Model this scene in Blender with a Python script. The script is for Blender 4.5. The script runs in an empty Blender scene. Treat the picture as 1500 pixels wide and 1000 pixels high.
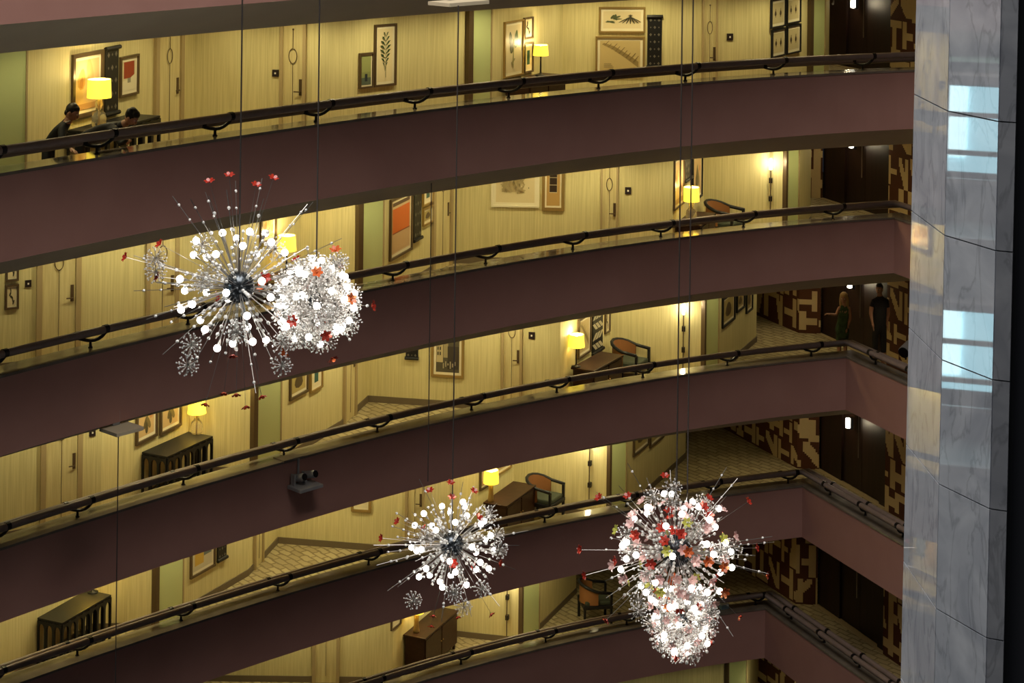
import bpy, bmesh, math, random
from mathutils import Vector, Matrix

# ------------------------------------------------------------------ camera, world, big lights
F, CX, Y0, ROLL = 2850.0, 750.0, -230.0, 0.012     # focal length and horizon of the photo (1500x1000)
P, H1, CZ = 3.2, 4.2, 21.1                          # storey height, eye above first ledge, eye height
scene = bpy.context.scene
col = scene.collection
cd = bpy.data.cameras.new('camera'); cam = bpy.data.objects.new('camera', cd); col.objects.link(cam)
cd.sensor_fit = 'HORIZONTAL'; cd.sensor_width = 36.0; cd.lens = F / 1500 * 36
cd.shift_y = -(500 - Y0) / 1500; cd.clip_end = 300
n_ = 1 / math.sqrt(1 + ROLL * ROLL)
cam.matrix_world = Matrix(((n_, -ROLL * n_, 0, 0), (0, 0, -1, 0), (ROLL * n_, n_, 0, CZ), (0, 0, 0, 1)))
scene.camera = cam
w = bpy.data.worlds.new('world'); scene.world = w; w.use_nodes = True
w.node_tree.nodes['Background'].inputs[0].default_value = (0.55, 0.62, 0.75, 1)
w.node_tree.nodes['Background'].inputs[1].default_value = 0.02
vs = scene.view_settings; vs.view_transform = 'Standard'; vs.look = 'None'; vs.gamma = 1; vs.exposure = 0.0
vs.use_curve_mapping = False

def area_light(name, loc, target, size, power, color):
    l = bpy.data.lights.new(name, 'AREA'); l.shape = 'RECTANGLE'; l.size, l.size_y = size; l.energy = power; l.color = color
    o = bpy.data.objects.new(name, l); col.objects.link(o); o.location = loc
    o.rotation_euler = (Vector(target) - Vector(loc)).to_track_quat('-Z', 'Y').to_euler()
    return o
# the glazed roof high over the atrium, storeys above the frame
area_light('atrium_skylight_offscreen', (-2, 15, CZ + 16), (-2, 15, 0), (18, 16), 8000, (1.0, .95, .90))

# ------------------------------------------------------------------ photo geometry
def uv(x, y):
    dx, dy = x - CX, y - Y0
    return (dx + ROLL * dy) / F, (dy - ROLL * dx) / F
def pix(x, y, D):
    u, v = uv(x, y); return Vector((u * D, D, CZ - v * D))
def at_z(x, y, z):
    u, v = uv(x, y); D = (CZ - z) / v; return Vector((u * D, D, z))
def ztop(k): return CZ - (H1 + P * (k - 1))
def zfl(k): return ztop(k) - 0.9
FACE = 1.12
CURVE = {0: (-.035, 1.04, 29.1), 1: (-.0371, .9434, 31.79), 2: (-.0323, .8569, 34.27), 3: (-.0309, .7759, 36.58),
         4: (-.0264, .6792, 38.77), 5: (-.0300, .6600, 40.60), 6: (-.0280, .6000, 42.4)}
RA, RB = Vector((5.86, 43.43)), Vector((7.95, 38.5))          # the straight wing, same plane on all floors
RD = (RB - RA).normalized()
def par_D(k, X): a, b, c = CURVE[k]; return a * X * X + b * X + c
def path(k):
    a, b, c = CURVE[k]
    m = RD.y / RD.x
    A, B, C = a, b - m, c - (RA.y - m * RA.x)
    d = math.sqrt(B * B - 4 * A * C)
    Xc = min([(-B + d) / (2 * A), (-B - d) / (2 * A)], key=lambda q: abs(q - 7))
    x0 = -9.6 - (0.5 * max(0, k - 2))
    pts = [Vector((x0 + (Xc - x0) * i / 30, par_D(k, x0 + (Xc - x0) * i / 30))) for i in range(31)]
    c0 = pts[-1]
    L = (Vector((10.6, 0)).x - c0.x) / RD.x
    pts += [c0 + RD * (L * i / 4) for i in range(1, 5)]
    return pts
def offset(pts, s):
    out = []
    for i, p in enumerate(pts):
        ns = []
        if i > 0: t = (p - pts[i - 1]).normalized(); ns.append(Vector((-t.y, t.x)))
        if i < len(pts) - 1: t = (pts[i + 1] - p).normalized(); ns.append(Vector((-t.y, t.x)))
        if len(ns) == 1: n = ns[0]; q = 1
        else:
            n = (ns[0] + ns[1]).normalized(); q = 1 / max(.35, n.dot(ns[0]))
        out.append(p + n * s * q)
    return out

# ------------------------------------------------------------------ materials
MATS = {}
def mat(name, color=(.5, .5, .5), rough=.6, metal=0., emit=None, strength=0., trans=0., ior=1.45, coat=0., spec=.5, alpha=1.):
    if name in MATS: return MATS[name]
    m = bpy.data.materials.new(name); m.use_nodes = True
    b = m.node_tree.nodes['Principled BSDF']
    b.inputs['Base Color'].default_value = (*color, 1); b.inputs['Roughness'].default_value = rough
    b.inputs['Metallic'].default_value = metal; b.inputs['IOR'].default_value = ior
    b.inputs['Transmission Weight'].default_value = trans; b.inputs['Coat Weight'].default_value = coat
    b.inputs['Specular IOR Level'].default_value = spec; b.inputs['Alpha'].default_value = alpha
    if emit:
        b.inputs['Emission Color'].default_value = (*emit, 1); b.inputs['Emission Strength'].default_value = strength
    MATS[name] = m
    return m
def nodes_of(m): return m.node_tree.nodes, m.node_tree.links, m.node_tree.nodes['Principled BSDF']
def noisy(name, c1, c2, scale, rough=.6, stretch=(1, 1, 1), bump=0., **kw):
    """two colours mixed by stretched noise, generated in object space"""
    if name in MATS: return MATS[name]
    m = mat(name, c1, rough, **kw); N, L, b = nodes_of(m)
    tc = N.new('ShaderNodeTexCoord'); mp = N.new('ShaderNodeMapping'); mp.inputs['Scale'].default_value = stretch
    nz = N.new('ShaderNodeTexNoise'); nz.inputs['Scale'].default_value = scale; nz.inputs['Detail'].default_value = 4
    rp = N.new('ShaderNodeValToRGB'); rp.color_ramp.elements[0].position = .35; rp.color_ramp.elements[1].position = .65
    rp.color_ramp.elements[0].color = (*c1, 1); rp.color_ramp.elements[1].color = (*c2, 1)
    L.new(tc.outputs['Object'], mp.inputs[0]); L.new(mp.outputs[0], nz.inputs['Vector'])
    L.new(nz.outputs['Fac'], rp.inputs[0]); L.new(rp.outputs[0], b.inputs['Base Color'])
    if bump:
        bp = N.new('ShaderNodeBump'); bp.inputs['Strength'].default_value = bump; bp.inputs['Distance'].default_value = .01
        L.new(nz.outputs['Fac'], bp.inputs['Height']); L.new(bp.outputs[0], b.inputs['Normal'])
    return m
noisy('parapet_paint', (.39, .205, .165), (.36, .185, .148), 1.2, .75, spec=.25)
noisy('soffit_paint', (.66, .56, .38), (.63, .53, .36), 1.5, .8, spec=.2)
noisy('ledge_stone', (.20, .165, .125), (.15, .122, .09), 3.0, .10, spec=.5)
noisy('wallpaper', (.70, .63, .335), (.585, .52, .26), 9.0, .7, stretch=(5, 5, .12), bump=.15, spec=.25)
noisy('door_wood', (.68, .60, .32), (.56, .475, .235), 5.0, .55, stretch=(4, 4, .25), spec=.3)
noisy('dark_wood', (.030, .014, .010), (.018, .008, .006), 4.0, .35, stretch=(4, 4, .3))
noisy('lobby_door', (.024, .010, .007), (.014, .006, .0045), 4.0, .45, stretch=(4, 4, .3))
noisy('brown_wood', (.040, .018, .011), (.026, .011, .007), 4.0, .4, stretch=(2, 2, 6), spec=.25)
mat('black_lacquer', (.014, .014, .015), .4, spec=.3)
mat('bracket_metal', (.018, .015, .014), .4, .6)
noisy('rail_leather', (.22, .155, .125), (.19, .135, .105), 6.0, .45)
mat('trim_paint', (.40, .31, .16), .6)
mat('baseboard', (.16, .125, .08), .6)
mat('post_bronze', (.11, .075, .04), .35, .3)
mat('brass', (.55, .38, .14), .3, .9)
mat('gilt', (.38, .26, .09), .4, .5)
mat('steel', (.35, .33, .3), .3, 1.)
mat('black_plate', (.02, .012, .012), .4)
mat('white_mark', (.8, .78, .7), .5)
mat('grey_metal', (.34, .33, .32), .5, .3)
mat('mat_board', (.78, .72, .52), .7)
mat('lens_black', (.006, .006, .007), .2)
mat('clear_glass', (.9, .85, .7), .05, trans=.85, ior=1.45)
mat('shade_yellow', (.9, .72, .2), .7, emit=(1., .74, .05), strength=1.35)
mat('lamp_bulb', (1, 1, 1), .5, emit=(1., .9, .62), strength=14)
mat('sconce_glow', (1, 1, 1), .5, emit=(1., .93, .74), strength=9)
mat('cane', (.28, .12, .04), .6)
mat('seat_green', (.045, .055, .035), .8)
mat('mural_brown', (.095, .036, .018), .75, spec=.2)
mat('mural_cream', (.60, .46, .24), .75, spec=.2)
mat('cable', (.05, .04, .035), .5)
# green glass screen
m = mat('green_glass', (.22, .27, .10), .12, coat=.6)
N, L, b = nodes_of(m)
tc = N.new('ShaderNodeTexCoord'); sp = N.new('ShaderNodeTexNoise'); sp.inputs['Scale'].default_value = 1.1
rp = N.new('ShaderNodeValToRGB'); rp.color_ramp.elements[0].color = (.52, .59, .29, 1); rp.color_ramp.elements[1].color = (.54, .61, .30, 1)
L.new(tc.outputs['Object'], sp.inputs['Vector']); L.new(sp.outputs['Fac'], rp.inputs[0]); L.new(rp.outputs[0], b.inputs['Base Color'])
# basket weave carpet
m = mat('carpet', (.3, .25, .14), .95, spec=.1)
N, L, b = nodes_of(m)
tc = N.new('ShaderNodeTexCoord'); mp = N.new('ShaderNodeMapping'); mp.inputs['Rotation'].default_value = (0, 0, .9)
br = N.new('ShaderNodeTexBrick'); br.inputs['Scale'].default_value = 1.0
br.inputs['Brick Width'].default_value = .36; br.inputs['Row Height'].default_value = .17; br.inputs['Mortar Size'].default_value = .022
br.inputs['Color1'].default_value = (.44, .37, .21, 1); br.inputs['Color2'].default_value = (.33, .27, .15, 1); br.inputs['Mortar'].default_value = (.23, .185, .10, 1)
nz = N.new('ShaderNodeTexNoise'); nz.inputs['Scale'].default_value = 3.5
mx = N.new('ShaderNodeMixRGB'); mx.blend_type = 'ADD'; mx.inputs[0].default_value = .13
L.new(tc.outputs['Object'], mp.inputs[0]); L.new(mp.outputs[0], mx.inputs[1]); L.new(tc.outputs['Object'], nz.inputs['Vector']); L.new(nz.outputs['Color'], mx.inputs[2])
L.new(mx.outputs[0], br.inputs['Vector']); L.new(br.outputs['Color'], b.inputs['Base Color'])
# marble
m = mat('marble', (.5, .52, .56), .018, spec=.9, ior=1.7)
N, L, b = nodes_of(m)
tc = N.new('ShaderNodeTexCoord')
n1 = N.new('ShaderNodeTexNoise'); n1.inputs['Scale'].default_value = 2.2; n1.inputs['Detail'].default_value = 8; n1.inputs['Distortion'].default_value = 1.3
r1 = N.new('ShaderNodeValToRGB'); r1.color_ramp.elements[0].color = (.47, .50, .56, 1); r1.color_ramp.elements[1].color = (.70, .73, .78, 1)
r1.color_ramp.elements[0].position = .3; r1.color_ramp.elements[1].position = .7
mpv = N.new('ShaderNodeMapping'); mpv.inputs['Rotation'].default_value = (.5, .7, .2); mpv.inputs['Scale'].default_value = (3.2, 3.2, 1.1)
n2 = N.new('ShaderNodeTexNoise'); n2.inputs['Scale'].default_value = 1.6; n2.inputs['Detail'].default_value = 7; n2.inputs['Distortion'].default_value = .7
r2 = N.new('ShaderNodeValToRGB'); r2.color_ramp.elements[0].position = .47; r2.color_ramp.elements[1].position = .53
r2.color_ramp.elements[0].color = (0, 0, 0, 1); r2.color_ramp.elements[1].color = (0, 0, 0, 1)
e = r2.color_ramp.elements.new(.5); e.color = (.32, .32, .32, 1)
mx = N.new('ShaderNodeMixRGB'); mx.inputs[2].default_value = (.13, .14, .17, 1)
L.new(tc.outputs['Object'], n1.inputs['Vector']); L.new(n1.outputs['Fac'], r1.inputs[0]); L.new(tc.outputs['Object'], mpv.inputs[0])
L.new(mpv.outputs[0], n2.inputs['Vector']); L.new(n2.outputs['Fac'], r2.inputs[0]); L.new(r2.outputs[0], mx.inputs[0]); L.new(r1.outputs[0], mx.inputs[1])
L.new(mx.outputs[0], b.inputs['Base Color'])
mat('dark_sheet_paint', (.10, .105, .12), .9, spec=.1)
mat('joint_dark', (.05, .055, .06), .8)
mat('cab_glow', (.7, .9, .95), .5, emit=(.45, .86, 1.0), strength=3.0)
mat('cab_white', (.8, .85, .9), .5, emit=(.65, .95, 1.0), strength=6.0)
# chandelier materials
mat('bulb_glow', (1, 1, 1), .4, emit=(1., .93, .84), strength=14)
mat('crystal', (1, .99, .96), .04, trans=.35, ior=1.5, spec=1.)
mat('rod_steel', (.42, .40, .37), .38, 1.)
mat('hub_steel', (.07, .08, .09), .25, .9)
mat('flower_red', (.46, .035, .02), .2, trans=.25)
mat('flower_pink', (.88, .56, .52), .2, trans=.2)
mat('flower_orange', (.6, .12, .03), .25, trans=.15)
mat('flower_lime', (.6, .6, .12), .2, trans=.2)

# ------------------------------------------------------------------ mesh helpers
def link(o, parent=None):
    col.objects.link(o)
    if parent is not None: o.parent = parent
    return o
def mesh_obj(name, verts, faces, m, parent=None, smooth=False, mi=None):
    me = bpy.data.meshes.new(name); me.from_pydata([tuple(v) for v in verts], [], faces)
    for q in (m if isinstance(m, (list, tuple)) else [m]): me.materials.append(MATS[q])
    if mi: me.polygons.foreach_set('material_index', mi)
    if smooth: me.polygons.foreach_set('use_smooth', [True] * len(me.polygons))
    me.update()
    return link(bpy.data.objects.new(name, me), parent)
class MB:
    """collects simple solids, builds ONE mesh object"""
    def __init__(s): s.v = []; s.f = []; s.m = []
    def add(s, vs, fs, mi=0):
        n = len(s.v); s.v += [Vector(v) for v in vs]; s.f += [tuple(i + n for i in f) for f in fs]; s.m += [mi] * len(fs); return s
    def box(s, c, size, mi=0, M=None):
        x, y, z = size[0] / 2, size[1] / 2, size[2] / 2
        vs = [Vector((c[0] + a * x, c[1] + b_ * y, c[2] + d * z)) for a in (-1, 1) for b_ in (-1, 1) for d in (-1, 1)]
        if M is not None: vs = [M @ v for v in vs]
        return s.add(vs, [(0, 1, 3, 2), (4, 6, 7, 5), (0, 4, 5, 1), (2, 3, 7, 6), (0, 2, 6, 4), (1, 5, 7, 3)], mi)
    def tube(s, pts, r, n=6, mi=0, cap=True, closed=False):
        pts = [Vector(p) for p in pts]; rs = r if isinstance(r, (list, tuple)) else [r] * len(pts)
        base = len(s.v); prev = None; K = len(pts)
        for i, p in enumerate(pts):
            a = pts[(i - 1) % K] if (i > 0 or closed) else p
            b_ = pts[(i + 1) % K] if (i < K - 1 or closed) else p
            t = (b_ - a).normalized()
            ref = prev if prev is not None else (Vector((0, 0, 1)) if abs(t.z) < .9 else Vector((1, 0, 0)))
            x = (ref - t * ref.dot(t)).normalized(); prev = x; y = t.cross(x)
            for j in range(n):
                q = 2 * math.pi * j / n; s.v.append(p + (x * math.cos(q) + y * math.sin(q)) * rs[i])
        for i in range(K if closed else K - 1):
            for j in range(n):
                a0 = base + i * n; a1 = base + ((i + 1) % K) * n
                s.f.append((a0 + j, a0 + (j + 1) % n, a1 + (j + 1) % n, a1 + j)); s.m.append(mi)
        if cap and not closed:
            s.f.append(tuple(base + j for j in range(n))[::-1]); s.m.append(mi)
            s.f.append(tuple(base + (K - 1) * n + j for j in range(n))); s.m.append(mi)
        return s
    def lathe(s, prof, n=16, c=(0, 0, 0), mi=0, cap=True):
        base = len(s.v)
        for r, z in prof:
            for j in range(n):
                q = 2 * math.pi * j / n; s.v.append(Vector((c[0] + r * math.cos(q), c[1] + r * math.sin(q), c[2] + z)))
        for i in range(len(prof) - 1):
            for j in range(n):
                s.f.append((base + i * n + j, base + i * n + (j + 1) % n, base + (i + 1) * n + (j + 1) % n, base + (i + 1) * n + j)); s.m.append(mi)
        if cap:
            s.f.append(tuple(base + j for j in range(n))[::-1]); s.m.append(mi)
            s.f.append(tuple(base + (len(prof) - 1) * n + j for j in range(n))); s.m.append(mi)
        return s
    def ball(s, c, r, seg=8, rings=5, mi=0):
        rx, ry, rz = r if isinstance(r, (list, tuple)) else (r, r, r)
        base = len(s.v); c = Vector(c)
        s.v.append(c + Vector((0, 0, rz)))
        for i in range(1, rings):
            a = math.pi * i / rings
            for j in range(seg):
                q = 2 * math.pi * j / seg; s.v.append(c + Vector((rx * math.sin(a) * math.cos(q), ry * math.sin(a) * math.sin(q), rz * math.cos(a))))
        s.v.append(c - Vector((0, 0, rz))); last = len(s.v) - 1
        for j in range(seg):
            s.f.append((base, base + 1 + j, base + 1 + (j + 1) % seg)); s.m.append(mi)
            o = base + 1 + (rings - 2) * seg
            s.f.append((last, o + (j + 1) % seg, o + j)); s.m.append(mi)
        for i in range(rings - 2):
            for j in range(seg):
                o = base + 1 + i * seg
                s.f.append((o + j, o + seg + j, o + seg + (j + 1) % seg, o + (j + 1) % seg)); s.m.append(mi)
        return s
    def prism(s, poly, y0, y1, mi=0):
        """polygon in local xz, extruded along y"""
        n = len(poly); vs = [Vector((x, y0, z)) for x, z in poly] + [Vector((x, y1, z)) for x, z in poly]
        return s.add(vs, [tuple(range(n)), tuple(range(2 * n - 1, n - 1, -1))] + [(i, i + n, (i + 1) % n + n, (i + 1) % n) for i in range(n)], mi)
    def mesh(s, name, m):
        me = bpy.data.meshes.new(name); me.from_pydata([tuple(v) for v in s.v], [], s.f)
        for q in (m if isinstance(m, (list, tuple)) else [m]): me.materials.append(MATS[q])
        if any(s.m): me.polygons.foreach_set('material_index', s.m)
        return me
    def build(s, name, m, parent=None, smooth=False, bevel=0):
        me = s.mesh(name, m)
        bm = bmesh.new(); bm.from_mesh(me); bmesh.ops.recalc_face_normals(bm, faces=bm.faces)
        if bevel: bmesh.ops.bevel(bm, geom=[e for e in bm.edges if e.is_manifold and e.calc_face_angle(0) > .6], offset=bevel, segments=2, affect='EDGES', profile=.5)
        bm.to_mesh(me); bm.free()
        if smooth: me.polygons.foreach_set('use_smooth', [True] * len(me.polygons))
        return link(bpy.data.objects.new(name, me), parent)
def tag(o, label=None, cat=None, group=None, kind=None):
    if label: o['label'] = label
    if cat: o['category'] = cat
    if group: o['group'] = group
    if kind: o['kind'] = kind
    return o
def empty(name, loc, rz=0.):
    o = bpy.data.objects.new(name, None); o.empty_display_size = .1; col.objects.link(o); o.location = loc; o.rotation_euler = (0, 0, rz); return o
def inst(name, me, parent, loc=(0, 0, 0), rot=None, scale=None):
    o = bpy.data.objects.new(name, me); link(o, parent); o.location = loc
    if rot is not None: o.rotation_mode = 'QUATERNION'; o.rotation_quaternion = rot
    if scale: o.scale = scale
    return o
def sweep(name, pts, prof, m, label, parent=None, closed=True, cat=None):
    """profile (s inward, z) swept along the plan path"""
    vs, fs = [], []; rings = [offset(pts, s) for s, z in prof]; n = len(prof)
    for i in range(len(pts)):
        for j, (s, z) in enumerate(prof): vs.append((rings[j][i].x, rings[j][i].y, z))
    for i in range(len(pts) - 1):
        for j in range(n if closed else n - 1):
            a, b_ = i * n + j, i * n + (j + 1) % n
            fs.append((a, a + n, b_ + n, b_))
    if closed: fs += [tuple(range(n)), tuple(range((len(pts) - 1) * n, len(pts) * n))[::-1]]
    o = mesh_obj(name, vs, fs, m, parent)
    bm = bmesh.new(); bm.from_mesh(o.data); bmesh.ops.recalc_face_normals(bm, faces=bm.faces); bm.to_mesh(o.data); bm.free()
    if label: tag(o, label, cat or 'structure', kind='structure')
    return o

# ------------------------------------------------------------------ galleries: parapet, ledge, soffit, floor
ORD = {0: 'uppermost', 1: 'first', 2: 'second', 3: 'third', 4: 'fourth', 5: 'fifth', 6: 'lowest'}
PATHS = {k: path(k) for k in range(0, 7)}
for k in range(0, 7):
    p, zt, zf = PATHS[k], ztop(k), zfl(k); zb = zt - FACE
    if k < 6:
        sweep('wall_parapet', p, [(0, zb), (0, zt - .04), (.38, zt - .04), (.38, zb)], 'parapet_paint',
              'dusty pink curved balcony front of the %s gallery down' % ORD[k], cat='balcony wall')
        sweep('trim_1', p, [(-.012, zt - .04), (-.012, zt), (.40, zt), (.40, zt - .04)], 'ledge_stone',
              'polished grey-brown stone ledge capping the %s balcony front' % ORD[k], cat='ledge')
        sweep('ceiling', p, [(.02, zb), (1.25, zb - .5), (10, zb - .5), (10, zf - .05), (.5, zf - .05)], 'soffit_paint',
              'beige sloping soffit under the %s gallery' % ORD[k], cat='ceiling')
    sweep('floor', p, [(.5, zf - .05), (.5, zf), (9.9, zf), (9.9, zf - .05)], 'carpet',
          'cream and brown patterned carpet of the %s gallery corridor' % ORD[k], cat='floor')

# ------------------------------------------------------------------ handrails
def bracket_mesh():
    b = MB()
    b.lathe([(.035, 0), (.035, .012), (.022, .02), (.018, .10), (.026, .12)], 8, (0, .22, 0))
    arc = lambda a, c, d: [Vector(a).lerp(Vector(c), t).lerp(Vector(c).lerp(Vector(d), t), t) for t in (0, .25, .5, .75, 1)]
    b.tube(arc((0, .22, .10), (.05, .08, .11), (.11, .015, .24)), .026, 6)
    b.tube(arc((0, .22, .10), (-.05, .30, .10), (-.11, .375, .13)), .026, 6)
    for x, y, z in ((.11, .015, .285), (-.11, .375, .165)):
        b.tube([(x - .035, y, z), (x + .035, y, z)], .064, 10)
    return b
bme = bracket_mesh().mesh('bracket', 'bracket_metal')
BRK = {1: [-5, 159, 331, 478, 622, 758, 889, 1015, 1143, 1272], 2: [0, 148, 290, 440, 588, 723, 850, 978, 1098, 1228],
       3: [5, 128, 282, 428, 564, 701, 825, 950, 1073, 1195], 4: [0, 126, 277, 418, 550, 682, 806, 925, 1048, 1160],
       5: [130, 280, 420, 556, 684, 807, 925, 1040, 1112]}
def at_path(k, u):
    p = PATHS[k]
    for i in range(30):
        a, b_ = p[i], p[i + 1]
        fa, fb = a.x - u * a.y, b_.x - u * b_.y
        if fa <= 0 <= fb or fb <= 0 <= fa:
            t = fa / (fa - fb) if fa != fb else 0; return a.lerp(b_, t), (b_ - a).normalized()
    return p[0], (p[1] - p[0]).normalized()
for k in range(1, 6):
    p = PATHS[k]; zt = ztop(k)
    root = empty('handrail', (p[15].x, p[15].y, zt)); tag(root, 'brown double-tube handrail on dark forked brackets along the %s gallery ledge' % ORD[k], 'handrail', 'gallery handrails')
    o0 = Vector((p[15].x, p[15].y, zt))
    for s, z in ((.015, .28), (.375, .16)):
        q = offset(p, s)
        MB().tube([Vector((v.x, v.y, zt + z)) - o0 for v in q], .058, 10).build('rail_tube', 'rail_leather', root, smooth=True)
    spots = []
    for x in BRK[k]:
        y = CZ; u, _ = uv(x, {1: 150, 2: 400, 3: 620, 4: 800, 5: 950}[k]); spots.append(at_path(k, u))
    c = p[30]
    for i in range(1, 8):
        q = c + RD * (.75 + 1.35 * (i - 1)); spots.append((q, RD))
    for q, t in spots:
        M = Matrix.Rotation(math.atan2(t.y, t.x), 4, 'Z')
        inst('bracket', bme, root, Vector((q.x, q.y, zt)) - o0, M.to_quaternion())

# ------------------------------------------------------------------ corridor walls
YM = {1: 110, 2: 330, 3: 560, 4: 770, 5: 930, 6: 1000}
WALL = {   # (photo x, depth) of the zigzag wall, seen left to right
 1: [(-180, 26.0), (-20, 26.8), (38, 27.3), (223, 30.8), (285, 31.9), (470, 31.3), (684, 33.7), (718, 34.1), (812, 36.4), (824, 36.9), (1130, 37.3), (1183, 39.0), (1206, 39.4), (1214, 41.5)],
 2: [(-180, 29.8), (0, 30.2), (330, 31.9), (440, 34.5), (524, 34.6), (561, 35.0), (632, 37.5), (665, 38.4), (985, 38.2), (1030, 40.9), (1147, 40.6), (1168, 40.9), (1187, 43.0)],
 3: [(-180, 31.2), (0, 31.8), (150, 32.7), (278, 35.25), (370, 35.3), (411, 35.9), (500, 38.2), (539, 39.94), (820, 39.2), (893, 41.9), (1027, 41.7), (1050, 42.2), (1107, 45.16)],
 4: [(-180, 33.0), (-5, 33.5), (132, 36.1), (226, 36.2), (268, 36.9), (364, 38.88), (407, 40.71), (645, 40.1), (752, 43.1), (889, 42.4), (915, 42.8), (1003, 46.7)],
 5: [(250, 41.4), (575, 41.4), (653, 43.94), (760, 43.55), (788, 44.25), (843, 46.5)],
 6: [(600, 42.6), (1060, 45.0), (1095, 45.6), (1110, 47.5)]}
WN = {}
for k, L_ in WALL.items():
    n = []
    for x, D in L_:
        u, _ = uv(x, YM[k]); n.append(Vector((u * D, D)))
    n.append(n[-1] + Vector((-1.2, 5.0)))
    WN[k] = n
DOORS = {1: [(225, 266), (411, 449), (1027, 1050)], 2: [(54, 119), (214, 262), (632, 660), (879, 905)], 3: [(60, 121), (502, 520), (734, 765)], 4: [(371, 384), (594, 622)], 5: [(458, 498)]}
def wall_hit(k, x, y):
    u, _ = uv(x, y); n = WN[k]
    for i in range(len(n) - 2):
        a, b_ = n[i], n[i + 1]; fa, fb = a.x - u * a.y, b_.x - u * b_.y
        if fa <= 0 <= fb:
            t = fa / (fa - fb); d = (b_ - a).normalized(); return a.lerp(b_, t), d, a, b_
    raise ValueError((k, x, y))
def on_line(u, a, d):
    # intersection of column ray with the wall line a + d t
    t = (u * a.y - a.x) / (d.x - u * d.y); return a + d * t
for k, n in WN.items():
    zf, hgt = zfl(k), P - .68
    vs, fs = [], []
    back = offset(n, .12)
    for i, q in enumerate(n):
        vs += [(q.x, q.y, zf), (q.x, q.y, zf + hgt), (back[i].x, back[i].y, zf + hgt), (back[i].x, back[i].y, zf)]
    for i in range(len(n) - 1):
        a, b_ = i * 4, i * 4 + 4
        fs += [(a, b_, b_ + 1, a + 1), (a + 2, b_ + 2, b_ + 3, a + 3), (a + 1, b_ + 1, b_ + 2, a + 2)]
    tag(mesh_obj('wall_corridor', vs, fs, 'wallpaper'), 'cream streaked wallpaper on the zigzag wall of the %s corridor down' % ORD[k], 'wall', kind='structure')
    pr = []
    vs, fs = [], []; fr = offset(n, -.02)
    for i, q in enumerate(n):
        f_ = fr[i]; vs += [(q.x, q.y, zf), (f_.x, f_.y, zf), (f_.x, f_.y, zf + .13), (q.x, q.y, zf + .13)]
    for i in range(len(n) - 1):
        a, b_ = i * 4, i * 4 + 4
        fs += [(a + 1, b_ + 1, b_ + 2, a + 2), (a + 2, b_ + 2, b_ + 3, a + 3)]
    tag(mesh_obj('baseboard_corridor', vs, fs, 'baseboard'), 'brown baseboard at the foot of the %s corridor wall' % ORD[k], 'baseboard', kind='structure')

def wall_frame(k, x0, y0, x1, y1):
    """origin (bottom centre), rotation, width, height of a rectangle seen on the wall"""
    xm, ym = (x0 + x1) / 2, (y0 + y1) / 2
    pm, d, a, b_ = wall_hit(k, xm, ym)
    pa = on_line(uv(x0, ym)[0], a, d); pb = on_line(uv(x1, ym)[0], a, d)
    c = (pa + pb) / 2
    zt = CZ - uv(xm, y0)[1] * pm.y; zb = CZ - uv(xm, y1)[1] * pm.y
    return Vector((c.x, c.y, zb)), math.atan2(d.y, d.x), (pb - pa).length, zt - zb

# ------------------------------------------------------------------ doors, screens
dn = [0]
def door(k, x0, x1, ring=True, lever=True):
    dn[0] += 1
    o, rz, wd, _ = wall_frame(k, x0, YM[k], x1, YM[k] + 5)
    hgt = P - .70; zf = zfl(k)
    root = empty('door_%d' % dn[0], (o.x, o.y, zf), rz); tag(root, 'pale wood guest-room door number %d along the galleries' % dn[0], 'door', kind='structure')
    root['label'] = 'pale wood guest-room door with slim rod inlay, %s corridor' % ORD[k]
    fw = min(.09, wd * .12)
    for s in (-1, 1): MB().box((s * (wd / 2 - fw / 2), -.03, hgt / 2), (fw, .06, hgt)).build('jamb', 'trim_paint', root)
    MB().box((0, -.012, hgt / 2), (wd - 2 * fw, .024, hgt - .01)).build('door_leaf', 'door_wood', root)
    b = MB(); zr = 1.62
    rw, rh = min(.07, wd * .16), .12
    b.tube([(rw * math.cos(q * math.pi / 8), -.04, zr + rh * math.sin(q * math.pi / 8)) for q in range(16)], .007, 5, closed=True)
    b.tube([(0, -.04, zr + rh), (0, -.04, zr + .42)], .006, 5); b.tube([(0, -.04, zr - rh), (0, -.04, .15)], .005, 5)
    b.ball((0, -.04, zr + .43), .018, 6, 4)
    b.build('rod_inlay', 'post_bronze', root)
    if lever:
        q = MB(); q.box((wd * .30, -.032, 1.12), (.05, .016, .26)); q.tube([(wd * .30, -.05, 1.05), (wd * .30, -.075, 1.05), (wd * .30 - .1, -.075, 1.05)], .011, 6)
        q.build('lever_handle', 'post_bronze', root)
for k, ds in DOORS.items():
    for a, b_ in ds: door(k, a, b_)
SCREENS = {1: [(-20, 38, 0), (684, 718, 1), (1183, 1206, 1)], 2: [(524, 561, 1), (1147, 1168, 0)], 3: [(370, 411, 1), (1027, 1050, 0)], 4: [(226, 268, 1), (889, 915, 0)], 5: [(760, 788, 0)], 6: [(1062, 1092, 0)]}
sn = 0
for k, ss in SCREENS.items():
    for x0, x1, post in ss:
        sn += 1
        o, rz, wd, _ = wall_frame(k, x0, YM[k], x1, YM[k] + 5); hgt = P - .70
        root = empty('window_%d' % sn, (o.x, o.y, zfl(k)), rz)
        tag(root, 'green glass corridor screen with slim bronze frame, %s corridor' % ORD[k], 'glass screen', kind='structure')
        MB().box((0, -.02, hgt / 2), (wd - .06, .03, hgt)).build('glass_pane', 'green_glass', root)
        MB().box((-wd / 2, -.05, hgt / 2), (.11 if post else .06, .10, hgt)).build('post', 'post_bronze', root)
        MB().box((wd / 2 - .015, -.025, hgt / 2), (.03, .05, hgt)).build('edge_strip', 'trim_paint', root)

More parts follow.
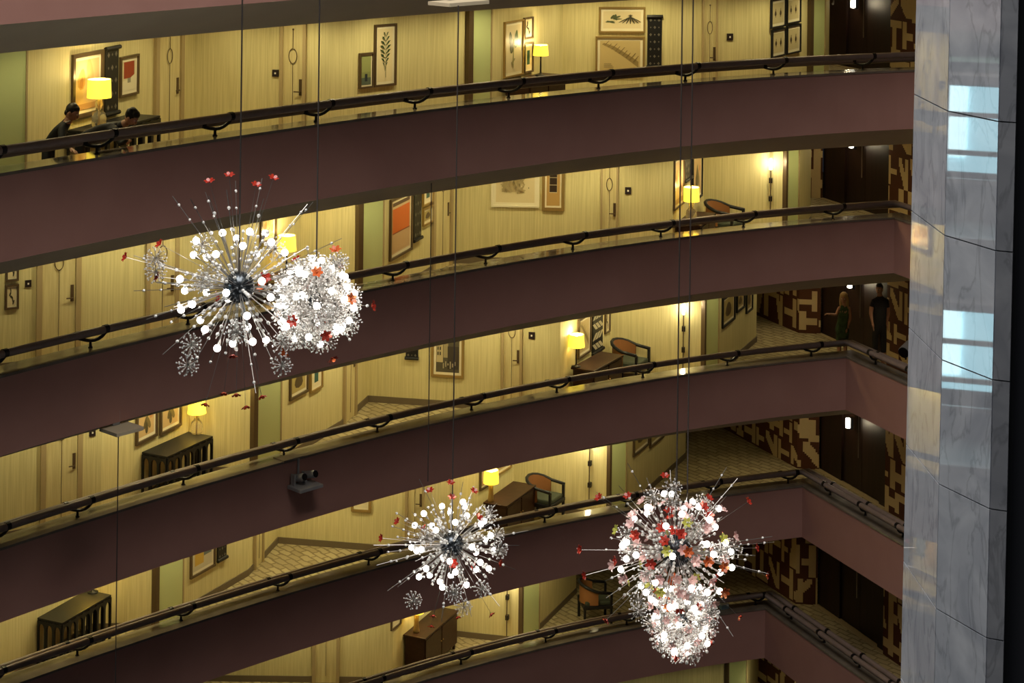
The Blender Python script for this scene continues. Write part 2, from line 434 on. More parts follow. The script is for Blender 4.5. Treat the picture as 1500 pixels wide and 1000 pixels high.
# ------------------------------------------------------------------ straight wing: mural walls and dark doors
random.seed(11)
def mural(name, parent, a, b_, z0, h, seed):
    """wall panel a->b (plan), print of cream strokes on brown as a grid of two-coloured cells"""
    rnd = random.Random(seed); a, b_ = Vector(a), Vector(b_); Lw = (b_ - a).length
    cs = .04; nx, nz = max(2, int(Lw / cs)), int(h / cs)
    g = [[0] * nx for _ in range(nz)]
    def stroke(x0, z0_, x1, z1_, t):
        L_ = max(1, int(math.hypot(x1 - x0, z1_ - z0_) * 2))
        for i in range(L_ + 1):
            cx_, cz_ = x0 + (x1 - x0) * i / L_, z0_ + (z1_ - z0_) * i / L_
            for dx in range(t):
                for dz in range(t):
                    X, Z = int(cx_ + dx), int(cz_ + dz)
                    if 0 <= X < nx and 0 <= Z < nz: g[Z][X] = 1
    gz = 0
    while gz < nz:
        hh = rnd.choice([13, 16, 19]); gx = -rnd.randrange(1, 8)
        while gx < nx:
            ww = rnd.choice([9, 11, 14]); t = rnd.choice([3, 4, 4, 5]); kind = rnd.randrange(6)
            x0, x1, zz0, zz1 = gx + 1, gx + ww - 4, gz + rnd.choice([0, 1, 2]), gz + hh - 4
            if kind in (0, 1, 3): stroke(x0, zz0, x0, zz1, t)
            if kind in (1, 4): stroke(x0, zz0 if rnd.random() < .5 else zz1, x1, zz0 if rnd.random() < .5 else zz1, t)
            if kind in (0, 3, 5): stroke(x0, (zz0 + zz1) / 2, x1, (zz0 + zz1) / 2, t)
            if kind in (2, 5): stroke(x1, zz0, x1, zz1, t)
            if kind == 2: stroke(x0, zz1, x1, zz0, t)
            if kind == 4: stroke((x0 + x1) / 2, zz0, (x0 + x1) / 2, zz1, t)
            gx += ww
        gz += hh
    vs, fs, mi = [], [], []
    for j in range(nz + 1):
        for i in range(nx + 1):
            q = a.lerp(b_, i / nx); vs.append((q.x, q.y, z0 + h * j / nz))
    for j in range(nz):
        for i in range(nx):
            s_ = j * (nx + 1) + i; fs.append((s_, s_ + 1, s_ + nx + 2, s_ + nx + 1)); mi.append(g[j][i])
    return mesh_obj(name, vs, fs, ['mural_brown', 'mural_cream'], parent, mi=mi)
W0, W1, W2, W3, W4 = Vector((5.2, 49.8)), Vector((6.92, 46.0)), Vector((7.34, 45.95)), Vector((8.45, 43.2)), Vector((10.9, 37.2))
nrm = Vector((W3.y - W2.y, W2.x - W3.x)).normalized()           # towards the hall
for k in range(1, 7):
    zf, h = zfl(k), P - .68
    o = mural('wall_mural', None, W0, W1, zf, h, 100 + k)
    o2 = mural('mural_panel', o, W1, W2 + (W2 - W1) * .2, zf, h, 200 + k)
    tag(o, 'brown wall printed with blocky cream strokes before the dark doors, %s corridor' % ORD[k], 'wall', kind='structure')
    o = mural('wall_mural', None, W3, W4, zf, h, 300 + k)
    tag(o, 'brown wall printed with cream strokes past the dark doors, %s corridor' % ORD[k], 'wall', kind='structure')
    dn[0] += 1
    d = (W3 - W2); Lw = d.length; d.normalize(); mid = (W2 + W3) / 2 - nrm * .15
    root = empty('door_%d' % dn[0], (mid.x, mid.y, zf), math.atan2(d.y, d.x))
    tag(root, 'near-black double door with side panels and steel pull, %s corridor' % ORD[k], 'door', kind='structure')
    xs = [-Lw / 2 + .55, -Lw / 2 + 1.4, -Lw / 2 + 2.3]
    lo = -Lw / 2
    for i, hi in enumerate([-Lw / 2 + .95, -Lw / 2 + 1.75, -Lw / 2 + 2.6, Lw / 2]):
        MB().box(((lo + hi) / 2, (0, .05, .05, -.04)[i], h / 2), (hi - lo - .012, .06, h - .02)).build('door_leaf' if i in (1, 2) else 'side_panel', 'lobby_door', root); lo = hi
    MB().box((0, .12, h / 2), (Lw, .04, h)).build('backing', 'lobby_door', root)
    MB().tube([(-Lw / 2 + 1.66, -.02, .75), (-Lw / 2 + 1.66, -.02, 1.75)], .012, 6).build('pull_handle', 'steel', root)
    q = MB(); q.box((-Lw / 2 + .38, -.04, 1.55), (.05, .012, .22)); q.ball((-Lw / 2 + .38, -.055, 1.42), .03, 8, 5); q.build('lock_plate', 'steel', root)
    MB().box((0, -.08, .006), (Lw, .16, .012)).build('threshold', 'trim_paint', root)
    # far end of the dark side corridor
    q0, q1 = WN[k][-1], Vector((5.2, 49.8))
    tag(mesh_obj('wall_end', [(q0.x, q0.y, zf), (q1.x, q1.y, zf), (q1.x, q1.y, zf + h), (q0.x, q0.y, zf + h)], [(0, 1, 2, 3)], 'mural_brown'),
        'dark end wall of the side passage on the %s corridor' % ORD[k], 'wall', kind='structure')

# ------------------------------------------------------------------ recessed corridor lights
def spot(name, loc, energy, color, angle=150, r=.06):
    l = bpy.data.lights.new(name, 'SPOT'); l.energy = energy; l.color = color; l.spot_size = math.radians(angle); l.spot_blend = .9; l.shadow_soft_size = r
    o = bpy.data.objects.new(name, l); col.objects.link(o); o.location = loc; return o
WARM = (1.0, .85, .46)
for k in range(1, 7):
    zc = zfl(k) + P - .76
    q = offset(WN[k][:-1], -.75); acc = 0.; step = 1.15
    for si, (a, b_) in enumerate(zip(q[:-1], q[1:])):
        L_ = (b_ - a).length; s_ = step - acc
        while s_ <= L_:
            p_ = a.lerp(b_, s_ / L_); spot('downlight', (p_.x, p_.y, zc), (58, 26, 44)[int(s_ / step + si) % 3] if si < len(q) - 2 and k < 6 else 9, WARM, 165); s_ += step
        acc = (acc + L_) % step
    for p_, e_ in ((W1 + Vector((-.85, -.7)), 26), (W2.lerp(W3, .15) + nrm * .8, 9), (W2.lerp(W3, .75) + nrm * .8, 9), (W3.lerp(W4, .2) + nrm * .8, 30)):
        spot('downlight', (p_.x, p_.y, zc), e_, (1., .80, .48), 84)

# ------------------------------------------------------------------ framed pictures and hangings
ART = {}
def poly_fern(cx_, z0, z1, n, wmax):
    out = []
    for i in range(n):
        t = (i + .5) / n; z = z0 + (z1 - z0) * t; w_ = wmax * (math.sin(math.pi * min(1, (1 - t) * .9 + .1))) ; h_ = (z1 - z0) / n * .42
        for s in (-1, 1): out.append([(cx_, z - h_), (cx_ + s * w_ * .6, z + h_ * .3), (cx_ + s * w_, z + h_ * 1.8), (cx_ + s * w_ * .5, z + h_ * 1.6)])
    out.append([(cx_ - .012, z0 - .1), (cx_ + .012, z0 - .1), (cx_ + .006, z1), (cx_ - .006, z1)])
    return out
def leaf(cx_, cz_, L_, W_, ang):
    pts = []
    for i in range(10):
        q = 2 * math.pi * i / 10; a, b_ = L_ * math.cos(q), W_ * math.sin(q) * (1 - .3 * math.cos(q))
        pts.append((cx_ + a * math.cos(ang) - b_ * math.sin(ang), cz_ + a * math.sin(ang) + b_ * math.cos(ang)))
    return pts
R_ = lambda x0, z0, x1, z1: [(x0, z0), (x1, z0), (x1, z1), (x0, z1)]
CREAM, INK, GREEN = (.72, .62, .38), (.05, .05, .035), (.045, .075, .03)
def art(kind, rnd):
    if kind == 'ochre': return (.70, .50, .24), [((.55, .33, .09), leaf(.25, .62, .22, .16, 1.3)), ((.42, .2, .06), leaf(.24, .55, .12, .08, 1.3)), ((.40, .22, .1), leaf(.88, .4, .2, .1, 1.5)), ((.62, .40, .17), leaf(.6, .75, .3, .13, 1.8)), ((.5, .3, .12), R_(0, .0, 1, .12))]
    if kind == 'redhill': return (.66, .60, .38), [((.30, .045, .02), R_(.1, .42, .9, .98)), ((.74, .68, .48), [(0, .0), (1, 0), (1, .55), (.55, .40), (0, .33)]), ((.28, .27, .2), R_(.38, .26, .62, .42))]
    if kind == 'redblock': return (.62, .45, .25), [((.62, .14, .025), R_(.04, .40, .96, .88)), ((.55, .36, .19), R_(.04, .03, .96, .39)), ((.25, .06, .03), R_(.04, .385, .96, .405)), ((.1, .06, .04), R_(.04, .93, .96, 1))]
    if kind == 'greenblock': return (.25, .28, .11), [((.30, .33, .13), R_(0, .45, 1, 1)), ((.10, .13, .10), R_(.0, 0, 1, .25)), ((.03, .04, .05), R_(.35, .12, .62, .38))]
    if kind == 'fern': return CREAM, [(GREEN, p) for p in poly_fern(.5, .18, .92, 9, .36)]
    if kind == 'plant': return CREAM, [(GREEN, leaf(.3, .72, .16, .10, 1.9)), ((.08, .13, .03), leaf(.66, .70, .2, .12, 1.3)), (INK, leaf(.36, .55, .15, .11, 1.7)), ((.2, .22, .08), R_(.46, .1, .5, .7)), ((.3, .28, .12), leaf(.5, .25, .1, .03, .4)), ((.3, .28, .12), leaf(.42, .16, .1, .03, 2.4))]
    if kind == 'sprig': return CREAM, [(INK, leaf(.5 + .22 * math.cos(i), .2 + .15 * i, .17, .07, .8 + i)) for i in range(5)]
    if kind == 'pair': return CREAM, [((.10, .12, .06), leaf(.28 + .1 * math.cos(i * 1.9), .55 + .17 * math.sin(i * 2.3), .13, .04, i * 1.3)) for i in range(7)] + [((.06, .06, .04), leaf(.72 + .04 * (i - 3), .55, .3, .018, 1.57 + (i - 3) * .25)) for i in range(7)]
    if kind == 'map':
        out = [((.30, .22, .09), [(.05, .88), (.3, .72), (.55, .5), (.78, .28), (.96, .1), (.96, .3), (.8, .45), (.6, .62), (.35, .82), (.1, .93)])]
        for i in range(9):
            t = i / 9; x, z = .1 + .8 * t, .85 - .62 * t; L_ = .12 + .1 * rnd.random()
            out.append(((.22, .16, .07), [(x, z), (x + .03, z), (x + L_ * .7 + .02, z + L_), (x + L_ * .7, z + L_)]))
        out += [((.12, .09, .05), R_(.1, .12 + .05 * i, .34 - .03 * i, .135 + .05 * i)) for i in range(3)]
        return (.55, .43, .2), out
    if kind == 'sketch': return (.70, .60, .35), [((.42, .34, .17), leaf(.2 + .5 * rnd.random(), .35 + .5 * rnd.random(), .12, .02, rnd.random() * 3)) for i in range(46)] + [(INK, leaf(.85, .45, .012, .02, 0))]
    if kind == 'cases': return (.48, .30, .1), [((.55, .48, .33), R_(.2, .35, .8, .97))] + [((.04, .025, .015), R_(.22, .37 + .2 * i, .78, .555 + .2 * i)) for i in range(3)]
    if kind == 'city': return (.10, .09, .06), [((.5, .42, .24), R_(.02, .3, .3, .98)), ((.35, .3, .17), R_(.32, .45, .52, .95)), ((.06, .05, .04), R_(.5, .1, .98, .8))] + [((.04, .04, .03), R_(.06 + .1 * i, .68 - .16 * j, .11 + .1 * i, .78 - .16 * j)) for i in range(2) for j in range(2)] + [((.4, .36, .25), R_(.3 + .1 * i, .12 + .05 * (i % 3), .35 + .1 * i, .28 + .06 * (i % 2))) for i in range(6)]
    if kind == 'sunflower': return (.62, .43, .2), [((.14, .11, .05), leaf(.45, .55, .3, .1, 1.2)), ((.2, .15, .06), leaf(.62, .5, .3, .1, 2.0)), ((.1, .08, .04), leaf(.5, .3, .24, .09, 1.6)), ((.6, .28, .1), leaf(.8, .7, .1, .08, 0))]
    if kind == 'blocks': return (.55, .5, .35), [((.55, .36, .07), R_(.08, .15, .55, .95)), ((.13, .16, .16), R_(.55, .35, .95, .98))]
    if kind == 'beetles': return (.58, .5, .28), [((.06, .04, .03), leaf(x, z, .13, .08, 1.57)) for x in (.28, .72) for z in (.5,)] + [((.1, .07, .04), R_(x - .02, .3, x + .02, .72)) for x in (.28, .72)]
    if kind == 'oval': return (.42, .33, .12), [((.09, .06, .03), leaf(.5, .5, .34, .3, 1.57))]
    if kind == 'teal': return (.72, .64, .42), [((.03, .10, .09), R_(.3, .2, .75, .8))]
    return CREAM, []
def colmat(c):
    nm = 'print_%d_%d_%d' % tuple(int(q * 255) for q in c); mat(nm, c, .35, spec=.4); return nm
def picture(k, x0, y0, x1, y1, kind, label, frame='gilt', fw=.045, matw=.05, cat='picture'):
    o, rz, wd, hg = wall_frame(k, x0, y0, x1, y1)
    root = empty('framed_picture', o, rz); tag(root, label, cat, 'framed pictures on the corridor walls')
    b = MB()
    b.box((-wd / 2 + fw / 2, -.022, hg / 2), (fw, .044, hg)); b.box((wd / 2 - fw / 2, -.022, hg / 2), (fw, .044, hg))
    b.box((0, -.022, fw / 2), (wd - 2 * fw, .044, fw)); b.box((0, -.022, hg - fw / 2), (wd - 2 * fw, .044, fw))
    b.build('frame', frame, root)
    iw, ih = wd - 2 * fw, hg - 2 * fw
    MB().box((0, -.008, hg / 2), (iw, .014, ih)).build('mat_board', 'mat_board', root)
    mw = min(matw, iw * .10)
    pw, ph = iw - 2 * mw, ih - 2 * mw
    bg, shp = art(kind, random.Random(label)); ms = [colmat(bg)]; q = MB()
    def pt(x, z, d): return Vector(((x - .5) * pw, -.0165 - d, fw + mw + z * ph))
    q.add([pt(0, 0, 0), pt(1, 0, 0), pt(1, 1, 0), pt(0, 1, 0)], [(0, 1, 2, 3)])
    for i, (c, pl) in enumerate(shp):
        nm = colmat(c)
        if nm not in ms: ms.append(nm)
        q.add([pt(min(1, max(0, x)), min(1, max(0, z)), .0012 * (i + 1)) for x, z in pl], [tuple(range(len(pl)))], ms.index(nm))
    me = q.mesh('print', ms); link(bpy.data.objects.new('print', me), root)
    return root
def hanging(k, x0, y0, x1, y1, label, style=0):
    o, rz, wd, hg = wall_frame(k, x0, y0, x1, y1)
    root = empty('carved_panel', o, rz); tag(root, label, 'wall hanging', 'black carved wall hangings')
    MB().box((0, -.015, hg / 2), (wd * .9, .03, hg)).build('board', 'black_lacquer', root)
    q = MB()
    if style == 0:
        nz = max(4, int(hg / (wd * .42)))
        for j in range(nz):
            for i in (-1, 0, 1):
                z = hg * (j + .5) / nz; x = i * wd * .26; r = wd * (.085 if (i + j) % 2 else .05)
                q.add([(x - r, -.033, z), (x, -.033, z - r * 1.2), (x + r, -.033, z), (x, -.033, z + r * 1.2)], [(0, 1, 2, 3)])
        q.build('inlay', colmat((.14, .13, .11)), root)
    else:
        nz = max(4, int(hg / (wd * .5)))
        for j in range(nz):
            for i in (-1, 0, 1):
                z = hg * (j + .3) / nz; x = i * wd * .26; s = .14 * wd if j % 2 else -.14 * wd; t = wd * .1; hh = hg / nz * .62
                q.add([(x - t - s, -.033, z), (x + t - s, -.033, z), (x + t + s, -.033, z + hh), (x - t + s, -.033, z + hh)], [(0, 1, 2, 3)])
        q.build('inlay', colmat((.42, .38, .27)), root)
    for z in (0, hg): MB().tube([(-wd * .5, -.04, z), (wd * .5, -.04, z)], .034, 8).build('roller', 'black_lacquer', root)
B_, W_F = 'post_bronze', 'gilt'
picture(1, 104, 76, 149, 170, 'ochre', 'tall ochre abstract picture behind the drum lamp, by the leaning men', B_, .06)
hanging(1, 151, 70, 172, 166, 'black carved wall panel between the ochre picture and the red-block picture')
picture(1, 174, 81, 201, 140, 'redhill', 'small framed print of a red block over a pale slope', B_, .035)
picture(1, 525, 77, 546, 129, 'greenblock', 'small framed green abstract beside the fern print', B_, .03)
picture(1, 547, 35, 579, 126, 'fern', 'tall framed fern print on the first corridor wall', B_, .035)
picture(1, 737, 30, 765, 112, 'plant', 'tall framed print of broad green leaves beside the black-stemmed lamp', W_F, .03)
picture(1, 766, 25, 779, 57, 'sprig', 'small framed dark sprig print above the black-stemmed lamp', B_, .03)
picture(1, 766, 62, 779, 106, 'teal', 'small framed print lit by the black-stemmed lamp next to it', B_, .03)
picture(1, 877, 10, 945, 48, 'pair', 'wide framed print of two dark plants above the old map', W_F, .035)
picture(1, 872, 53, 944, 110, 'map', 'framed old map of a winding river below the two-plant print', W_F, .035)
hanging(1, 947, 24, 970, 98, 'black carved wall panel beside the old river map')
picture(1, 1128, -2, 1149, 40, 'beetles', 'small framed insect study, upper of the pair farther from the glass screen', 'black_lacquer', .03)
picture(1, 1151, -6, 1171, 34, 'beetles', 'small framed insect study, upper of the pair beside the glass screen', 'black_lacquer', .03)
picture(1, 1129, 42, 1149, 83, 'beetles', 'small framed insect study, lower of the pair farther from the glass screen', 'black_lacquer', .03)
picture(1, 1151, 36, 1171, 78, 'beetles', 'small framed insect study, lower of the pair beside the glass screen', 'black_lacquer', .03)
picture(2, 8, 372, 27, 411, 'sprig', 'small framed plant print, upper one beside a second-corridor door', B_, .03)
picture(2, 7, 416, 27, 452, 'sprig', 'small framed dark leaf print, lower one beside a second-corridor door', B_, .03)
picture(2, 380, 310, 403, 355, 'ochre', 'framed ochre picture behind the second-corridor lamp and big chandelier', B_, .05)
picture(2, 570, 285, 602, 374, 'redblock', 'large framed picture of an orange-red block over tan', B_, .045)
hanging(2, 604, 275, 616, 350, 'narrow black hanging beside the orange-red block picture')
picture(2, 618, 270, 633, 299, 'teal', 'tiny framed print, upper one past the narrow black hanging', W_F, .03)
picture(2, 618, 302, 633, 328, 'oval', 'tiny gilt framed print of a dark oval, lower one past the black hanging', W_F, .03)
picture(2, 720, 240, 790, 303, 'sketch', 'wide framed pale map sketch on the second corridor wall', 'mat_board', .04)
picture(2, 794, 240, 827, 308, 'cases', 'gilt framed picture of three stacked dark cases', W_F, .06)
picture(2, 986, 230, 1000, 303, 'ochre', 'ochre picture on the alcove wall behind the second-corridor table lamp', B_, .03)
hanging(2, 1001, 225, 1012, 262, 'black hanging above the second-corridor table lamp')
picture(2, 1013, 225, 1027, 292, 'sunflower', 'tall dark-framed picture past the second-corridor table lamp', 'black_lacquer', .04)
picture(3, 198, 592, 229, 645, 'sunflower', 'framed dried-leaf print over the arched console, farther from the lamp', 'post_bronze', .05)
picture(3, 233, 578, 264, 630, 'sunflower', 'framed dried-leaf print over the arched console, beside the glass lamp', 'post_bronze', .05)
picture(3, 423, 535, 450, 580, 'oval', 'framed brown oval study on the third corridor wall', B_, .05)
picture(3, 453, 530, 471, 571, 'teal', 'small framed dark square print next to the oval study', W_F, .035)
hanging(3, 594, 470, 614, 524, 'black wall hanging whose lower roller shows, near the dark town picture')
picture(3, 632, 490, 680, 552, 'city', 'gilt framed dark town picture on the third corridor wall', W_F, .05)
picture(3, 846, 462, 864, 520, 'map', 'framed yellowish print behind the third-corridor table lamp', B_, .04)
hanging(3, 866, 455, 882, 514, 'black hanging with pale chevron cut-outs over the cabinet', 1)
picture(3, 885, 455, 892, 487, 'sprig', 'little framed print tucked in the corner past the chevron hanging', B_, .03)
picture(3, 1057, 430, 1075, 474, 'oval', 'dark oval study in the row of three by the passage', 'black_lacquer', .05)
picture(3, 1078, 425, 1089, 454, 'oval', 'small middle frame in the row of three by the passage', 'black_lacquer', .04)
picture(3, 1092, 420, 1101, 456, 'oval', 'last small frame in the row of three by the passage', 'black_lacquer', .04)
picture(4, 278, 775, 314, 838, 'blocks', 'framed abstract of yellow and slate blocks on the fourth corridor wall', B_, .045)
hanging(4, 317, 765, 331, 818, 'small black carved hanging beside the yellow and slate abstract')
picture(4, 515, 695, 544, 749, 'teal', 'gilt framed print with a dark teal square, fourth corridor wall', W_F, .05)
picture(4, 702, 650, 718, 714, 'ochre', 'dark framed picture behind the fourth-corridor table lamp', B_, .04)
picture(4, 722, 640, 748, 692, 'map', 'framed print above the brown cabinet on the fourth corridor', W_F, .04)
picture(4, 927, 610, 949, 660, 'oval', 'framed dark study on the receding fourth-corridor wall', B_, .05)
picture(4, 951, 605, 971, 648, 'oval', 'second framed dark study along the receding fourth-corridor wall', B_, .05)
picture(5, 572, 870, 586, 918, 'teal', 'small framed print beside the tall dark armoire', B_, .03)

def plate(k, x, y, label):
    o, rz, wd, hg = wall_frame(k, x - 4.5, y - 5, x + 4.5, y + 5)
    root = empty('number_plate', o, rz); tag(root, label, 'door plate', 'dark plates beside the guest-room doors')
    MB().box((0, -.012, hg / 2), (wd, .024, hg)).build('plate', 'black_plate', root)
    MB().box((0, -.026, hg / 2), (wd * .25, .006, hg * .25)).build('mark', 'white_mark', root)
plate(1, 404, 107, 'dark plate beside the door near the fern print')
plate(1, 1069, 54, 'dark plate with white mark beside the door near the insect studies')
plate(2, 41, 415, 'dark plate between small plant prints and a second-corridor door')
plate(2, 920, 279, 'dark red plate beside the second-corridor door near the cabinet lamp')
plate(3, 135, 633, 'dark plate on the third corridor near the arched console')
plate(3, 779, 491, 'dark plate beside the third-corridor door near the cabinet')

# ------------------------------------------------------------------ furniture
def table_lamp(loc, label, shade_r=(.155, .185), shade_h=.24, hgt=.62, base='stem', energy=14, shade_z=None):
    root = empty('table_lamp', loc); tag(root, label, 'lamp', 'yellow-shaded table lamps')
    zs = hgt - shade_h
    sh = MB(); n = 28; r1, r0 = shade_r
    sh.lathe([(r0, zs), (r1, zs + shade_h)], n, cap=False); sh.lathe([(r1 - .006, zs + shade_h), (r0 - .006, zs)], n, cap=False)
    sh.build('lamp_shade', 'shade_yellow', root, smooth=True)
    MB().ball((0, 0, zs + shade_h * .62), (.05, .05, .065), 10, 7).build('bulb', 'lamp_bulb', root, smooth=True)
    if base == 'stem':
        MB().lathe([(.10, 0), (.10, .015), (.03, .03), (.018, .06), (.014, zs - .03), (.032, zs - .01), (.02, zs + .08)], 14).build('stem', 'black_lacquer', root, smooth=True)
    elif base == 'urn':
        MB().lathe([(.095, 0), (.105, .02), (.11, .12), (.095, .2), (.05, .25), (.045, .30), (.06, .32), (.03, zs + .05)], 18).build('glass_base', 'clear_glass', root, smooth=True)
        MB().tube([(0, 0, .0), (0, 0, zs + .06)], .012, 6).build('stem', 'brass', root)
    else:
        MB().lathe([(.07, 0), (.07, .03), (.06, .08), (.05, .2), (.055, zs), (.02, zs + .05)], 12).build('stem', 'gilt', root, smooth=True)
    l = bpy.data.lights.new('lamp_light', 'POINT'); l.energy = energy; l.color = (1, .80, .42); l.shadow_soft_size = .05
    lo = bpy.data.objects.new('lamp_light', l); link(lo, root); lo.location = (0, 0, zs + shade_h * .62 + .09)
    return root

def arcade(b, p0, p1, z0, z1, n, th=.05):
    """row of arches between plan points, solid above, posts between"""
    p0, p1 = Vector(p0), Vector(p1); d = (p1 - p0); L_ = d.length; d.normalize(); nn = Vector((-d.y, d.x)) * th / 2
    bw = L_ / n; pw = bw * .26
    def P3(s, z, side): q = p0 + d * s + nn * side; return (q.x, q.y, z)
    for i in range(n):
        s0 = i * bw; a0, a1 = s0 + pw / 2, s0 + bw - pw / 2; r = (a1 - a0) / 2; zs = z1 - .05 - r * 1.5
        for lo, hi in ((s0, a0), (a1, s0 + bw)):
            b.add([P3(lo, z0, -1), P3(hi, z0, -1), P3(hi, z1, -1), P3(lo, z1, -1), P3(lo, z0, 1), P3(hi, z0, 1), P3(hi, z1, 1), P3(lo, z1, 1)],
                  [(0, 1, 2, 3), (7, 6, 5, 4), (0, 4, 5, 1), (2, 6, 7, 3), (1, 5, 6, 2), (0, 3, 7, 4)])
        arc = [((a0 + a1) / 2 - r * math.cos(math.pi * j / 8), zs + r * 1.5 * math.sin(math.pi * j / 8)) for j in range(9)]
        for j in range(8):
            (sa, za), (sb, zb_) = arc[j], arc[j + 1]
            b.add([P3(sa, za, -1), P3(sb, zb_, -1), P3(sb, z1, -1), P3(sa, z1, -1), P3(sa, za, 1), P3(sb, zb_, 1), P3(sb, z1, 1), P3(sa, z1, 1)],
                  [(0, 1, 2, 3), (7, 6, 5, 4), (0, 4, 5, 1)])
def quad_frame(back_l, back_r, depth):
    """root at middle of the back edge, x along back edge, -y to the front"""
    a, b_ = Vector(back_l), Vector(back_r); d = b_ - a
    return (a + b_) / 2, math.atan2(d.y, d.x), d.length
def arched_console(k, bl, br, depth, label, h=.85):
    c, rz, L_ = quad_frame(bl, br, depth)
    root = empty('arched_console', (c.x, c.y, zfl(k)), rz); tag(root, label, 'console table', 'black arched console tables')
    MB().box((0, -depth / 2, h - .02), (L_ + .02, depth + .02, .04)).build('table_top', 'black_lacquer', root, bevel=.006)
    MB().box((0, -depth / 2, .10), (L_, depth, .035)).build('shelf', 'black_lacquer', root)
    for nm, p0, p1, n in (('front_arcade', (-L_ / 2, -depth), (L_ / 2, -depth), 7), ('side_arcade', (-L_ / 2, 0), (-L_ / 2, -depth), 3), ('side_arcade', (L_ / 2, -depth), (L_ / 2, 0), 3)):
        b = MB(); arcade(b, p0, p1, 0.0, h - .04, n); b.build(nm, 'black_lacquer', root)
    return root
def cabinet(k, bl, br, depth, label, h=.85):
    c, rz, L_ = quad_frame(bl, br, depth)
    root = empty('cabinet', (c.x, c.y, zfl(k)), rz); tag(root, label, 'cabinet', 'brown side cabinets')
    MB().box((0, -depth / 2, h / 2 + .04), (L_ - .04, depth - .04, h - .14)).build('body', 'brown_wood', root, bevel=.01)
    MB().box((0, -depth / 2, h - .02), (L_ + .03, depth + .03, .04)).build('cabinet_top', 'brown_wood', root, bevel=.008)
    for i in (-1, 1):
        d = MB().box((i * (L_ / 4 - .012), -depth + .005, h / 2 + .04), (L_ / 2 - .06, .03, h - .2)).build('cabinet_door', 'brown_wood', root, bevel=.006)
        MB().ball((i * .05, -depth - .02, h / 2 + .08), .015, 8, 5).build('knob', 'brass', d)
    for x in (-1, 1):
        for y in (.06, depth - .06): MB().box((x * (L_ / 2 - .06), -y, .055), (.05, .05, .11)).build('leg', 'dark_wood', root)
    return root
def barrel_chair(loc, rz, label):
    root = empty('barrel_chair', loc, rz); tag(root, label, 'chair', 'black-framed barrel chairs')
    W_, D_ = .31, .30
    for x in (-1, 1):
        for y in (-1, 1): MB().box((x * (W_ - .03), y * (D_ - .03), .22 if y > 0 else .33), (.045, .045, .44 if y > 0 else .66)).build('leg', 'black_lacquer', root)
    MB().box((0, 0, .385), (2 * W_, 2 * D_, .07)).build('seat_frame', 'black_lacquer', root, bevel=.01)
    MB().box((0, -.01, .45), (2 * W_ - .08, 2 * D_ - .08, .10)).build('seat_cushion', 'seat_green', root, bevel=.03)
    pts = [(-W_, -D_ + .02, .665), (-W_, 0, .70)]
    for i in range(9):
        a = math.pi - math.pi * i / 8; pts.append((W_ * math.cos(a), .06 + D_ * .9 * math.sin(a), .72 + .10 * math.sin(a)))
    pts += [(W_, 0, .70), (W_, -D_ + .02, .665)]
    MB().tube(pts, .032, 8).build('top_rail', 'black_lacquer', root, smooth=True)
    vs, fs = [], []
    inner = pts[1:-1]
    for x, y, z in inner: vs += [(x * .97, y * .97, .43), (x * .97, y * .97, z)]
    for i in range(len(inner) - 1): fs.append((2 * i, 2 * i + 2, 2 * i + 3, 2 * i + 1))
    n = len(vs); vs += [(x * .93, y * .93, z) for x, y, z in vs]; fs += [tuple(n + q for q in f)[::-1] for f in fs]
    mesh_obj('cane_back', vs, fs, 'cane', root, smooth=True)
    return root
# consoles measured from their top corners
c3 = arched_console(3, (-6.29, 33.80), (-5.69, 34.98), .52, 'black arched console table with the glass-based lamp, third corridor')
c4 = arched_console(4, (-8.25, 34.55), (-7.66, 35.85), .52, 'black arched console table with a dark lamp foot, fourth corridor')
a1, a2 = wall_hit(1, 100, 200)[0], wall_hit(1, 215, 200)[0]
d1 = (a2 - a1).normalized(); n1_ = Vector((d1.y, -d1.x))
c1 = arched_console(1, a1 + n1_ * .05 - d1 * .1, a1 + n1_ * .05 + d1 * 1.75, .5, 'black arched console table behind the two leaning men')
b1, b2 = wall_hit(1, 735, 110)[0], wall_hit(1, 808, 110)[0]; d1b = (b2 - b1).normalized(); n1b = Vector((d1b.y, -d1b.x))
cabinet(1, b1 + n1b * .05, b1 + n1b * .05 + d1b * 1.5, .5, 'dark brown cabinet under the black-stemmed lamp, first corridor', .88)
e1 = wall_hit(2, 988, 290)[0]; d2 = wall_hit(2, 1000, 290)[1]; n2_ = Vector((d2.y, -d2.x))
cabinet(2, e1 + n2_ * .04, e1 + n2_ * .04 + d2 * 1.35, .5, 'brown side cabinet with a table lamp, second corridor')
f1 = wall_hit(2, 372, 380)[0]; d2b = wall_hit(2, 380, 380)[1]; n2b = Vector((d2b.y, -d2b.x))
cabinet(2, f1 + n2b * .04, f1 + n2b * .04 + d2b * 1.35, .5, 'brown side cabinet partly behind the twin chandeliers, second corridor')
cabinet(3, (1.34, 39.60), (2.00, 40.84), .5, 'brown side cabinet under the chevron hanging, third corridor')
cabinet(4, (-.42, 40.88), (.20, 42.24), .52, 'brown side cabinet beside the barrel chair, fourth corridor')
def along(p, d, s, n, q, z): r = Vector(p) + Vector(d) * s + Vector(n) * q; return Vector((r.x, r.y, z))
dd3 = Vector((.6, 1.18)).normalized(); nn3 = Vector((dd3.y, -dd3.x))
table_lamp(along(a1, d1, .35, n1_, .3, zfl(1) + .85), 'drum table lamp with glass urn base beside the leaning men', (.17, .178), .27, .70, 'urn')
table_lamp(along(b1, d1b, 1.05, n1b, .25, zfl(1) + .88), 'table lamp with slim black stem and tapered shade, first corridor', (.125, .142), .19, .56)
table_lamp(along(e1, d2, .40, n2_, .25, zfl(2) + .85), 'drum table lamp on the brown cabinet, second corridor', (.155, .16), .28, .66, 'urn')
